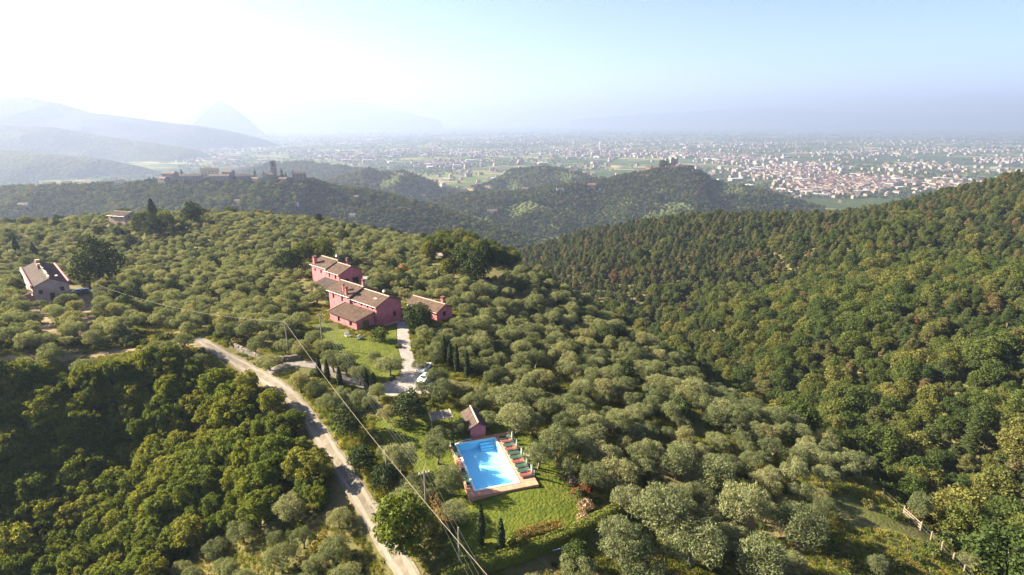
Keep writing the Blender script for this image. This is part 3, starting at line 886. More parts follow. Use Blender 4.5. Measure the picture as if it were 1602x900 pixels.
mb = MB(); mb.box((-2.8, 2.0, 6.2), (.9, .5, .12), M_white); part('skylight', mb, house)
mb = MB(); mb.tube([(-3.5, 5.2, 6.1), (-3.5, 5.2, 7.3)], .03, M_metal, 5); mb.tube([(-3.5, 5.15, 7.2), (-3.5, 4.9, 7.3)], [.35, .3], M_white, 10); part('satellite_dish', mb, house)
# terrace paving round the house
mb = MB()
for (a, b, c, d) in ((-13.8, -.3, -7.0, -5.22), (-13.8, -12.24, -5.2, -.4), (-.86, 1.1, -5.0, -.05), (.04, 1.1, 0, 8.0)):
    mb.box(((a + b) / 2, (c + d) / 2, -.32), (b - a, d - c, .9), M_terra)
o = link('terrace', mb.mesh('terrace'), None, (-32.7, 130.0, -48.0), RZ); tag(o, 'brick terrace round the foot of the pink farmhouse', kind='structure')

# rear pink house
RZ2 = R(-42)
h2 = thing('pink_house', 'second pink house behind the large farmhouse, half hidden by olives', 'house', (-51.3, 162.9, -48.2), RZ2)
gable_block(h2, -7.4, 0, 0, 8.0, -1, 4.7, 6.4, M_pink, M_roof, {'right': [(.9, 3.2, .1, 2.7), (4.4, 6.6, .1, 2.7)], 'front': [(1.5, 2.4, 2.8, 3.9), (4.9, 5.8, 2.8, 3.9)]})
gable_block(h2, -16.2, -7.44, .3, 8.4, -1, 5.2, 6.9, M_pink, M_roof, {'front': [(1.5, 2.4, 3, 4.1), (5, 6, 3, 4.1)], 'left': [(3.2, 4.2, 3, 4.2)]}, roof_x=(0, -.1))
chimney(h2, -15, .9, 5.2, 7.2, M_pink, M_roof, .9); chimney(h2, -6, 6.8, 5, 7, M_pink, M_roof, .5)
mb = MB(); mb.tube([(-9, 5.2, 6), (-9, 5.2, 8.1)], .03, M_metal, 5); mb.tube([(-9, 5.1, 7.9), (-9, 4.85, 8.0)], [.4, .35], M_white, 10); part('satellite_dish', mb, h2)
# low tiled lean-to roof between the two houses
rb = MB(); tiled(rb, (-6, -1.2, 3.0), (3.2, -1.2, 3.0), (3.2, -5.2, 1.9), (-6, -5.2, 1.9), M_roofold); part('porch_roof', rb, h2)
for x in (-5.6, -1.5, 2.8):
    mb = MB(); mb.box((x, -4.8, .4), (.35, .35, 3.2), M_pink); part('porch_pillar', mb, h2)

# annex on the right
an = thing('pink_annex', 'low pink outbuilding with one chimney right of the farmhouse, behind a dark round tree', 'outbuilding', (-18.8, 134.5, -48.4), R(-39))
gable_block(an, -11.2, 0, 0, 5.4, -1.2, 2.8, 4.1, M_pink, M_roof, {'right': [(2.1, 3.2, .9, 2.2)], 'front': [(.7, 2.5, -.2, 2.2), (3.4, 5.2, -.2, 2.2), (8.3, 9.2, .9, 2.1)]})
chimney(an, -1.2, 3.4, 3.4, 5.2, M_pink, M_roof, .75)

# stone farmhouse at the left
g = G(88, 470)
lh = thing('stone_farmhouse', 'old stone farmhouse with patchy tiled roof at the left edge', 'house', tuple(G(56, 476) + np.array([0, 0, .3])), R(-46))
def left_house():
    gable_block(lh, -28, 0, 0, 8.0, -2, 4.4, 6.3, M_tan, M_roofold, {'right': [(1.2, 2.1, 2.2, 3.4), (5.9, 6.8, 2.2, 3.4), (3.4, 4.5, 0, 2.2)], 'front': [(2, 3, 2.6, 3.8), (7, 8, 2.6, 3.8), (13.5, 14.5, 2.6, 3.8)]}, over=.3)
    for x, y, l in ((-7, 4.0, 5), (-1.6, 4.0, 2.8), (-14, 4.0, 1.8)):
        mb = MB(); mb.box((x, y, 6.55), (l, .45, .42), M_ridge); part('coping', mb, lh)
    for y in (-.12, 8.12):
        mb = MB(); mb.tube([(-28.2, y, 4.75), (.35, y, 4.75)], .27, M_pink, 6); part('parapet', mb, lh)
    chimney(lh, -20, 3.6, 5.9, 7.6, M_pink, M_ridge, .8); chimney(lh, -16, 3.4, 5.9, 7.1, M_stone, M_ridge, .6)
    mb = MB(); mb.box((-5.4, 6.1, 5.6), (1.3, .5, .1), M_white); part('skylight', mb, lh)
    # porch with an open arch at the front
    rb = MB(); tiled(rb, (-4.6, -.1, 2.9), (-.2, -.1, 2.9), (-.2, -4.2, 2.0), (-4.6, -4.2, 2.0), M_roofold); part('porch_roof', rb, lh)
    mb = MB(); wall(mb, (-.3, -4.0), (-.3, -.05), -2, 2.1, [(.8, 3.0, -1.6, 1.5)], M_pink); wall(mb, (-4.5, -4.0), (-.3, -4.0), -2, 1.95, [(1.2, 3.2, -1.6, 1.4)], M_pink); part('porch', mb, lh)
left_house()

# house among trees on the far olive ridge
g = G(196, 352)
fh = thing('ridge_house', 'small pale house half hidden among trees on the far olive ridge', 'house', (g[0], g[1], g[2] + .8), R(-20))
gable_block(fh, -6, 6, -4, 4, -3, 4.8, 6.4, M_tan, M_roofold, {'front': [(2, 3, 3.4, 4.8), (5.5, 6.5, 3.4, 4.8), (9, 10, 3.4, 4.8)], 'right': [(2, 3, 3.4, 4.8), (5, 6, 3.4, 4.8)]})

# ------------------------------------------------------------------ pool and its garden
PA = R(17.5)
pc = Vector((-4.02, 75.6, -50.0))
poolM = Matrix.Translation(pc) @ Matrix.Rotation(PA, 4, 'Z')
def pl(x, y, z=0): return poolM @ Vector((x, y, z))
M_tile = mat('pool_tile', (.3, .68, .93), .4, (.34, .71, .94), 6)
M_coping = mat('pool_coping', (.75, .74, .7), .6)
def water_mat():
    m = bpy.data.materials.new('pool_water'); m.use_nodes = True
    nt = m.node_tree; N = nt.nodes; L = nt.links
    for nd in list(N): N.remove(nd)
    out = N.new('ShaderNodeOutputMaterial'); tr = N.new('ShaderNodeBsdfTransparent'); tr.inputs[0].default_value = (.82, .95, 1.0, 1)
    gl = N.new('ShaderNodeBsdfGlossy'); gl.inputs['Roughness'].default_value = .02
    fr = N.new('ShaderNodeFresnel')
    geo = N.new('ShaderNodeNewGeometry')
    ir = N.new('ShaderNodeMapRange'); ir.inputs[3].default_value = 1.33; ir.inputs[4].default_value = 1 / 1.33; L.new(geo.outputs['Backfacing'], ir.inputs[0]); L.new(ir.outputs[0], fr.inputs[0])
    nz = N.new('ShaderNodeTexNoise'); nz.inputs['Scale'].default_value = 2.2; nz.inputs['Detail'].default_value = 3
    L.new(geo.outputs['Position'], nz.inputs['Vector'])
    bp = N.new('ShaderNodeBump'); bp.inputs['Strength'].default_value = .08; bp.inputs['Distance'].default_value = .05; L.new(nz.outputs['Fac'], bp.inputs['Height'])
    L.new(bp.outputs[0], gl.inputs['Normal']); L.new(bp.outputs[0], fr.inputs['Normal'])
    mx = N.new('ShaderNodeMixShader'); L.new(fr.outputs[0], mx.inputs[0]); L.new(tr.outputs[0], mx.inputs[1]); L.new(gl.outputs[0], mx.inputs[2]); L.new(mx.outputs[0], out.inputs[0])
    return m
pool = thing('swimming_pool', 'rectangular blue swimming pool with pale coping set in the brick deck', 'pool', pc, PA)
hw, hl = 3.08, 6.15
PZ = .24                                        # the deck stands a little proud of the lawn
mb = MB()
for (a, b, c, d) in ((-hw, hw, -hl, -hl + .02), (-hw, hw, hl - .02, hl), (-hw, -hw + .02, -hl + .02, hl - .02), (hw - .02, hw, -hl + .02, hl - .02)):
    mb.box(((a + b) / 2, (c + d) / 2, PZ - .75), (b - a, d - c, 1.5), M_tile)
mb.poly([(-hw, -hl, PZ - 1.3), (hw, -hl, PZ - 1.3), (hw, hl, PZ - 1.3), (-hw, hl, PZ - 1.3)], M_tile)
part('basin', mb, pool)
for j, (w, dpt) in enumerate(((2.4, .35), (2.4, .7), (2.4, 1.05))):
    mb = MB(); mb.box((hw - 1.3, hl - .2 - .35 * j, PZ - dpt - .3), (w, .35, .6), M_tile); part('step', mb, pool)
mb = MB(); mb.poly([(-hw + .021, -hl + .021, PZ - .1), (hw - .021, -hl + .021, PZ - .1), (hw - .021, hl - .021, PZ - .1), (-hw + .021, hl - .021, PZ - .1)], water_mat()); part('water', mb, pool)
mb = MB(); t = .3
for (a, b, c, d) in ((-hw - t, hw + t, -hl - t, -hl), (-hw - t, hw + t, hl, hl + t), (-hw - t, -hw, -hl, hl), (hw, hw + t, -hl, hl)):
    mb.box(((a + b) / 2, (c + d) / 2, PZ - .02), (b - a, d - c, .12), M_coping)
part('coping', mb, pool)
mb = MB()
for s in (-.28, .28): mb.tube([(hw - .5, hl - 1.9 + s, PZ - .6), (hw - .4, hl - 1.9 + s, PZ + .7), (hw + .1, hl - 1.9 + s, PZ + .75), (hw + .35, hl - 1.9 + s, PZ + .05)], .03, M_metal, 6)
part('ladder', mb, pool)
deck = thing('pool_deck', 'terracotta brick deck surrounding the swimming pool', 'deck', pc, PA)
dl, dr, dn, df = -hw - 1.25, hw + 2.75, -hl - 1.45, hl + 1.2
M_slab = [mat('deck_slab_a', (.42, .2, .13), .9, (.48, .25, .165), 1.5), mat('deck_slab_b', (.46, .235, .155), .9, (.4, .18, .12), 1.5), mat('deck_slab_c', (.38, .175, .115), .9, (.45, .23, .15), 1.5)]
mb = MB()
for (a, b, c, d) in ((dl, dr, dn, -hl - t), (dl, dr, hl + t, df), (dl, -hw - t, -hl - t, hl + t), (hw + t, dr, -hl - t, hl + t)):
    mb.box(((a + b) / 2, (c + d) / 2, PZ - .46), (b - a, d - c, .8), M_terra)
part('deck_base', mb, deck)
slabs = []
for k in range(3):
    mb = MB(); mb.box((0, 0, .02), (.885, .885, .04), M_slab[k]); slabs.append(mb.mesh('slab'))
nsl = 0
for (a, b, c, d) in ((dl, dr, dn, -hl - t), (dl, dr, hl + t, df), (dl, -hw - t, -hl - t, hl + t), (hw + t, dr, -hl - t, hl + t)):
    nx, ny = max(1, round((b - a) / .95)), max(1, round((d - c) / .95))
    for i in range(nx):
        for j in range(ny):
            o = link('paving_slab', slabs[random.randrange(3)], deck, (a + (i + .5) * (b - a) / nx, c + (j + .5) * (d - c) / ny, PZ - .058 + random.uniform(0, .006)))
            o.scale = ((b - a) / nx / .91, (d - c) / ny / .91, 1); nsl += 1
DT = PZ - .012

def lounger(name, label, colm, loc, rz, group, back=22):
    t_ = thing(name, label, 'sun lounger', loc, rz, group)
    mb = MB()
    for y in (-.29, .29): mb.box((0, y, .27), (1.9, .05, .06), M_white)
    for x in (-.9, -.3, .3): mb.box((x, 0, .27), (.05, .54, .05), M_white)
    part('frame', mb, t_)
    for x, y in ((-.8, -.29), (-.8, .29), (.6, -.29), (.6, .29)):
        mb = MB(); mb.box((x, y, .12), (.05, .05, .24), M_white); part('leg', mb, t_)
    mb = MB(); mb.box((-.28, 0, .335), (1.3, .6, .07), colm); part('seat', mb, t_)
    mb = MB(); mx = Matrix.Translation((.38, 0, .335)) @ Matrix.Rotation(R(-back), 4, 'Y'); mb.box((.3, 0, 0), (.62, .6, .07), colm, 0, mx); part('backrest', mb, t_)
    return t_
M_lg = mat('green_canvas', (.014, .06, .042), .8, (.02, .08, .05), 4); M_lbr = mat('brown_canvas', (.15, .05, .035), .8, (.18, .06, .04), 4)
cols = 'gbgbggbggb'
names = {'g': 'green', 'b': 'brown'}
ordw = ['first', 'second', 'third', 'fourth', 'fifth', 'sixth', 'seventh', 'eighth', 'ninth', 'tenth']
cnt = {'g': 0, 'b': 0}
for i, c in enumerate(cols):
    y = hl - .6 - i * 1.2
    p = pl(hw + 1.55 + random.uniform(-.08, .08), y, DT)
    lounger('sun_lounger', f'{names[c]} sun lounger on the right deck strip, {ordw[cnt[c]]} {names[c]} one from the hut', M_lg if c == 'g' else M_lbr, p, PA + random.uniform(-.05, .05), 'loungers along the right of the pool', random.choice((0, 15, 24)))
    cnt[c] += 1
for i, (x, y, rz, lab) in enumerate([(-hw - .75, hl - .6, math.pi / 2, 'green sun lounger at the far left corner of the pool'), (-hw - .75, hl - 2.6, math.pi / 2, 'green sun lounger second along the left pool edge'), (-hw - .75, -2.2, math.pi / 2, 'green sun lounger on the left pool edge beside an olive'), (-hw - .75, -4.3, math.pi / 2, 'green sun lounger at the near left corner of the pool'), (-hw + 1.6, hl + .75, 0, 'green sun lounger behind the far pool edge, left of the hut')]):
    lounger('sun_lounger', lab, M_lg, pl(x, y, DT), PA + rz, 'loungers left of and behind the pool', 18)
# small pool tables and folded parasols
def parasol(label, loc, m, group, h=2.5):
    t_ = thing('folded_parasol', label, 'parasol', loc, 0, group)
    mb = MB(); mb.tube([(0, 0, 0), (0, 0, h)], .03, M_white, 6); part('pole', mb, t_)
    mb = MB(); mb.tube([(0, 0, h * .32), (0, 0, h * .5), (0, 0, h * .85), (0, 0, h + .05)], [.16, .2, .12, .03], m, 8); part('canopy', mb, t_)
    mb = MB(); mb.tube([(0, 0, 0), (0, 0, .08)], .28, M_metal, 10); part('base', mb, t_)
M_orange = mat('orange_canvas', (.62, .24, .07), .8); M_pale = mat('pale_canvas', (.34, .38, .32), .8, (.26, .32, .28), 4)
parasol('folded orange parasol left of the pool hut', pl(-hw + .1 + 1.2, hl + 3.4, -.05), M_orange, None, 2.2)
parasol('folded green parasol behind the far left pool corner', pl(-hw + .2, hl + 2.2, -.05), M_lg, None, 2.3)
for i, y in enumerate((4.4, 1.9, -.6, -3.0, -5.3)):
    parasol(f'folded pale parasol on the right deck edge, {ordw[i]} from the hut', pl(dr - .2, y, DT), M_pale, 'folded parasols along the right deck edge', 1.8)
# low post and wire fence along the right deck edge
pf = thing('pool_fence', 'low white post and wire fence along the right edge of the deck', 'fence', pl(dr + .15, 0, -.1), PA)
for i in range(9):
    mb = MB(); mb.tube([(0, hl + 1 - i * 1.55, -.1), (0, hl + 1 - i * 1.55, 1.1)], .04, M_white, 6); part('post', mb, pf)
for z in (.45, .75, 1.05):
    mb = MB(); mb.tube([(0, hl + 1, z), (0, hl + 1 - 8 * 1.55, z)], .012, M_metal, 4); part('wire', mb, pf)
# pool hut
hut = thing('pool_hut', 'tiny pink pool hut with tiled roof at the head of the pool', 'hut', (-5.55, 82.9, hz(-5.5, 83)), R(17))
mb = MB(); fr = []
fr += wall(mb, (-1.25, 0), (1.25, 0), -.6, 2.0, [], M_pink, gable=(1.25, 2.62)); fr += wall(mb, (1.25, 0), (1.25, 5.2), -.6, 2.0, [(1, 1.8, .9, 1.7)], M_pink)
wall(mb, (1.25, 5.2), (-1.25, 5.2), -.6, 2.0, [], M_pink, gable=(1.25, 2.62)); fr += wall(mb, (-1.25, 5.2), (-1.25, 0), -.6, 2.0, [(3.2, 4.1, 0, 1.9)], M_pink)
part('wall', mb, hut)
for f in fr: window_part(hut, f)
rb = MB(); tiled(rb, (0, 5.6, 2.75), (0, -.4, 2.75), (1.75, -.4, 1.85), (1.75, 5.6, 1.85), M_roofold); tiled(rb, (0, -.4, 2.75), (0, 5.6, 2.75), (-1.75, 5.6, 1.85), (-1.75, -.4, 1.85), M_roofold); part('roof', rb, hut)
rb = MB(); ridge_caps(rb, (0, 5.6, 2.83), (0, -.4, 2.83), M_ridge, .5); part('ridge_tiles', rb, hut, 'stuff')
# pergola left of the hut
g = G(690, 668)
pg = thing('pergola', 'low pergola with a dark mat roof and pale beams left of the pool hut', 'pergola', (g[0], g[1], g[2]), R(17))
M_mat = mat('reed_mat', (.14, .11, .09), .9, (.2, .16, .13), 3)
for x in (-1.7, 1.7):
    for y in (-1.2, 1.2):
        mb = MB(); mb.box((x, y, 1.05), (.12, .12, 2.3), M_wood_post); part('post', mb, pg)
mb = MB(); mb.box((0, 0, 2.22), (3.8, 2.9, .06), M_mat); part('roof_mat', mb, pg)
for x in (-1.75, .25, 1.75):
    mb = MB(); mb.box((x, 0, 2.31), (.16, 3.0, .1), M_ridge); part('beam', mb, pg)
# beach toy on the lawn
g = G(824, 713)
fl = thing('air_mattress', 'pale and yellow air mattress lying on the lawn right of the deck', 'air mattress', (g[0], g[1], g[2] + .12), R(-10))
M_yel = mat('yellow_vinyl', (.65, .55, .1), .5)
for i in range(4):
    mb = MB(); mb.tube([(-.9, -.3 + i * .2, 0), (.55, -.3 + i * .2, 0)], .11, M_white, 8); part('tube', mb, fl)
mb = MB(); mb.tube([(.75, -.38, .04), (.75, .38, .04)], .16, M_yel, 8); part('pillow', mb, fl)

# ------------------------------------------------------------------ hedges, shrubs
def hedge_mesh(line, w, h, leafm, dens=60, ln=.22, wd=.14, seed=1, topm=None):
    r = np.random.default_rng(seed); L = smooth_line(line, .8)
    seg = np.linalg.norm(np.diff(L, axis=0), axis=1); cum = np.concatenate([[0], np.cumsum(seg)]); N = int(cum[-1] * dens * (w + 2 * h) / 3)
    s = r.random(N) * cum[-1]; x = np.interp(s, cum, L[:, 0]); y = np.interp(s, cum, L[:, 1])
    dx = np.interp(s + .3, cum, L[:, 0]) - np.interp(s - .3, cum, L[:, 0]); dy = np.interp(s + .3, cum, L[:, 1]) - np.interp(s - .3, cum, L[:, 1])
    t = unit(np.stack([dx, dy], 1) + 1e-9); nn = np.stack([-t[:, 1], t[:, 0]], 1)
    a = r.uniform(-.25, math.pi + .25, N); rr = 1 - .2 * r.random(N) ** 2 + .1 * vnoise(s * .9, a * 2, seed)
    ca, sa = np.cos(a), np.sin(a)
    sx = np.sign(ca) * np.abs(ca) ** .5 * w / 2 * rr; sz = np.maximum(np.sign(sa) * np.abs(sa) ** .5, -.1) * h * rr
    px_, py_ = x + nn[:, 0] * sx, y + nn[:, 1] * sx
    c = np.stack([px_, py_, H_near(x, y) + sz + .05], 1)
    nrm = unit(np.stack([nn[:, 0] * ca, nn[:, 1] * ca, sa], 1) + .55 * r.normal(size=(N, 3)))
    v, q = leaves(c, nrm, ln, wd, r)
    # inner body so that the hedge is closed
    kb = len(v); bv = []; bq = []
    for i in range(len(L)):
        tt = L[min(i + 1, len(L) - 1)] - L[max(i - 1, 0)]; tt = tt / np.linalg.norm(tt); mm = np.array([-tt[1], tt[0]]); z = hz(*L[i])
        e = .82 if 0 < i < len(L) - 1 else .5
        for u, ww in ((-1, 0), (-1, .75), (-.7, .88), (.7, .88), (1, .75), (1, 0)): bv.append((L[i][0] + mm[0] * u * w / 2 * e, L[i][1] + mm[1] * u * w / 2 * e, z + ww * h * (e + .1) - .1))
        if i:
            for k in range(5): a0 = kb + (i - 1) * 6 + k; bq.append((a0, a0 + 6, a0 + 7, a0 + 1))
    mi = np.zeros(len(q) + len(bq), int)
    if topm: mi[:len(q)] = (sa + .3 * r.normal(size=N) > .42) & (r.random(N) < .9)
    return np_mesh('foliage', np.concatenate([v, np.array(bv)]), np.concatenate([q, np.array(bq)]), [leafm] + ([topm] if topm else []), mi)
def hedge(label, px, w, h, leafm, seed, **k):
    line = gp(px) if len(px[0]) == 2 else px
    o = link('hedge', hedge_mesh(line, w, h, leafm, seed=seed, **k)); tag(o, label, 'hedge'); return np.array(line)
HEDGE1 = hedge('long clipped green hedge along the bottom of the pool garden', [(690, 915), (735, 897), (790, 882), (840, 864), (890, 845), (935, 822), (965, 806), (990, 793)], 1.5, 1.9, M_hedge, 3, dens=150)
hedge('short rounded hedge with rusty orange top on the lawn', [(806, 852), (830, 845), (858, 838), (880, 833)], 1.9, 1.7, M_hedge, 4, dens=150, topm=M_rust)
hedge('small green hedge end beside the rusty hedge', [(794, 856), (806, 852)], 1.7, 1.4, M_hedge, 5, dens=120)
hedge('rusty red shrub hedge beside the utility pole', [(672, 790), (684, 808), (696, 826), (704, 840)], 1.7, 2.4, M_hedge, 6, dens=130, topm=M_rust)
hedge('low sunlit hedge strip below the cypress path', [(545, 648), (565, 642), (590, 633)], 1.0, .9, M_hedge, 7, dens=120)
hedge('dark hedge beside the pale rear yard', [(600, 448), (612, 446), (622, 443)], 1.6, 2.0, M_dark, 8, dens=100)
hedge('green hedge edging the stone farmhouse yard', [(100, 470), (112, 466), (128, 462), (142, 457)], 1.4, 1.2, M_hedge, 9, dens=90)
def shrub(label, px, py, leafm, seed, sc=1.0, flowers=None, N=1400, group=None):
    g = G(px, py)
    r = np.random.default_rng(seed); me = shrub_mesh(seed, leafm, N, .24, .15, 1.1, 1.0, 10)
    t_ = thing('flowering_shrub' if flowers else 'garden_shrub', label, 'shrub', (g[0], g[1], g[2]), r.uniform(0, 6), group); t_.scale = (sc, sc, sc)
    link('foliage', me, t_)
    mb = MB()
    for a in (0, 2.1, 4.2): mb.tube([(0, 0, -.2), (.4 * math.cos(a), .4 * math.sin(a), .8)], [.06, .03], M_bark, 5)
    part('stem', mb, t_)
    if flowers:
        d = unit(r.normal(size=(90, 3)) + np.array([-.2, -.5, .7])); c = d * r.uniform(.95, 1.2, (90, 1)) * np.array([1.3, 1.3, 1.1]) + np.array([0, 0, .75])
        v, q = leaves(c, unit(d + .3 * r.normal(size=(90, 3))), .3, .28, r); link('blossoms', np_mesh('blossoms', v, q, [flowers]), t_)
M_pinkf = leaf_mat('pale_blossom', [(0, (.5, .34, .25)), (1, (.5, .34, .25))], .3, (1, .9, .8))
shrub('bright red flowering shrub at the right of the lawn', 911, 776, M_shrub, 61, .85, M_red)
shrub('pale pink rose bush below the red flowering shrub', 917, 800, M_rose, 62, .85, M_pinkf)
shrub('pale rose bush nearest the long hedge', 912, 818, M_rose, 63, .7, M_pinkf)
shrub('pale rose bush above the red flowering shrub', 897, 757, M_rose, 64, .65, M_pinkf)
shrub('round clipped shrub at the corner of the pink farmhouse', 593, 533, M_broad, 65, 1.5)
shrub('yellow flowering shrub in the undergrowth at the bottom', 502, 860, M_grass, 66, 1.1)
shrub('bushy shrub with red blossoms behind the pink house yard', 630, 432, M_shrub, 67, 1.7, M_red)

# ------------------------------------------------------------------ poles, cables, fence, walls
def pole(label, px, py, h, arm=True, r0=.13, at=None):
    g = G(px, py) if at is None else np.array(at)
    t_ = thing('utility_pole', label, 'utility pole', tuple(g), R(25), 'utility poles')
    mb = MB(); mb.tube([(0, 0, -.5), (0, 0, h)], [r0, r0 * .7], M_wood_post, 8); part('post', mb, t_)
    if arm:
        mb = MB(); mb.box((0, 0, h - .5), (1.5, .1, .1), M_wood_post); part('crossarm', mb, t_)
        for x in (-.65, -.25, .25, .65):
            mb = MB(); mb.tube([(x, 0, h - .45), (x, 0, h - .25)], .05, M_white, 6); part('insulator', mb, t_)
    return Vector((g[0], g[1], g[2] + h))
p1 = pole('wooden utility pole with crossarm left of the pool', 668, 828, 9.0)
p2 = pole('utility pole above the bottom edge beside the long hedge', 719, 895, 6.4, False)
p3 = pole('wooden utility pole on the olive slope below the farmhouse lawn', 505, 545, 8.0)
p4 = pole('utility pole left of the farmhouse terrace', 452, 560, 8.0, False)
p5 = pole('tall utility pole behind the rear pink house', 538, 415, 9.0)
p6 = pole('utility pole left of the rear pink house', 456, 425, 9.0, False)
p7 = pole('thin utility pole on the verge right of the road', 607, 765, 6.5, False)
p8 = pole('utility pole beside the stone farmhouse yard', 158, 478, 6.0, False)
M_cable = mat('cable_sheath', (.26, .22, .16), .7)
M_wire = mat('wire', (.14, .14, .13), .5)
def cable(label, a, b, sag, r_, m=None, group='overhead cables'):
    a, b = Vector(a), Vector(b); pts = []
    for i in range(25):
        u = i / 24; p = a.lerp(b, u); p.z -= sag * 4 * u * (1 - u); pts.append(p)
    mb = MB(); mb.tube(pts, r_, m or M_wire, 5); o = link('overhead_cable', mb.mesh('overhead_cable')); tag(o, label, 'cable', group)
end = Vector(P(775, 915, 44.0))
cable('thick pale overhead cable crossing the road and garden', p4, end, 1.2, .022, M_cable)
cable('pale overhead cable from the pole left of the terrace to the pole below the lawn', p4, p3, .5, .03, M_cable)
for i, dx in enumerate((-.65, -.25, .25, .65)):
    d = Vector((dx * .9, dx * .42, -.25))
    e2 = Vector(P(742 + i * 9, 918, 49.0))
    cable('thin parallel wire from the pole left of the pool out over the hedge', p1 + d, e2, .5, .008)
    cable('thin parallel wire between the pole left of the pool and the pole below the lawn', p3 + d, p1 + d, 1.4, .008)
cable('thin wire from the rear house pole to the pole below the lawn', p5 + Vector((0, 0, -.3)), p3 + Vector((0, 0, -.2)), 1.5, .014)
cable('thin wire between the poles beside the rear pink house', p6, p5, .6, .014)
g = G(30, 425)
cable('overhead wire running to the stone farmhouse roof', Vector(P(-20, 405, 150)), Vector(P(34, 424, 176)), .8, .03, M_cable)
cable('overhead wire from the farmyard pole across the olives', p8, p4, 2.0, .02)

# fence on the right slope
_EY = np.array([66, 65, 64, 64, 58.0]); _EX = np.array([30, 66, 80, 100, 120.0])
fpts = []
for y_ in (85, 82, 79, 74.5, 71, 69, 67, 65, 63, 61, 59):
    x_ = float(np.interp(y_, _EX, _EY)) - 4.0; fpts.append(np.array([x_, y_, hz(x_, y_)]))
fe = thing('pasture_fence', 'pale timber post fence with a panel gate along the right edge of the grove', 'fence', tuple(fpts[4]))
o0 = Vector(fpts[4])
for g in fpts:
    mb = MB(); q = Vector(g) - o0; lx = random.uniform(-.12, .12); mb.tube([q + Vector((0, 0, -.3)), q + Vector((lx, 0, 1.5))], .09, M_wood_post, 6); part('post', mb, fe)
for z in (.35, .75, 1.15):
    mb = MB(); a, b = Vector(fpts[3]) - o0, Vector(fpts[4]) - o0; mb.tube([a + Vector((0, 0, z)), b + Vector((0, 0, z))], .06, M_wood_post, 5); part('rail', mb, fe)
for k in range(7):
    mb = MB(); a, b = Vector(fpts[3]) - o0, Vector(fpts[4]) - o0; q = a.lerp(b, (k + .5) / 7); mb.box(q + Vector((0, 0, .7)), (.07, .04, 1.0), M_wood_post); part('picket', mb, fe)
for z in (.6, 1.2):
    mb = MB(); mb.tube([Vector(g) - o0 + Vector((0, 0, z)) for g in fpts], .012, M_wire, 4); part('wire', mb, fe)
# blue pipe and small trailer-like box by the hedge
g = G(878, 868); a = Vector(P(862, 872, g[1])); 
mb = MB(); mb.tube([Vector((g[0] - 1.1, g[1] - .3, g[2] + .9)), Vector((g[0] + 1.1, g[1] + .3, g[2] + 1.0))], .06, mat('blue_pipe', (.35, .5, .55), .5), 6)
o = link('water_pipe', mb.mesh('water_pipe')); tag(o, 'pale blue water pipe lying below the long hedge', 'pipe')
# stone retaining wall at the lane entrance, stone by stone
sw = thing('stone_retaining_wall', 'curved grey stone retaining wall at the entrance of the paved lane', 'wall', tuple(G(420, 572)))
o0 = Vector(G(420, 572)); L = smooth_line(gp([(368, 545), (385, 554), (402, 561), (422, 566), (445, 566), (466, 563)]), .9)
stm = []
for k in range(4):
    mb = MB(); r_ = np.random.default_rng(k); mb.box((0, 0, 0), (.86, .5, .44), M_stone)
    mb.v = [tuple(np.array(v) + r_.uniform(-.05, .05, 3)) for v in mb.v]; stm.append(mb.mesh('stone'))
for i in range(len(L) - 1):
    d = L[i + 1] - L[i]; an = math.atan2(d[1], d[0])
    for row in range(3):
        u = .5 + (.5 if row % 2 else 0); q = L[i] + d * u
        o = link('stone', stm[random.randrange(4)], sw, Vector((q[0], q[1], hz(*q) + .12 + .42 * row)) - o0, an + random.uniform(-.06, .06))
        o.scale = (np.linalg.norm(d) / .88, random.uniform(.9, 1.1), random.uniform(.94, 1.02))

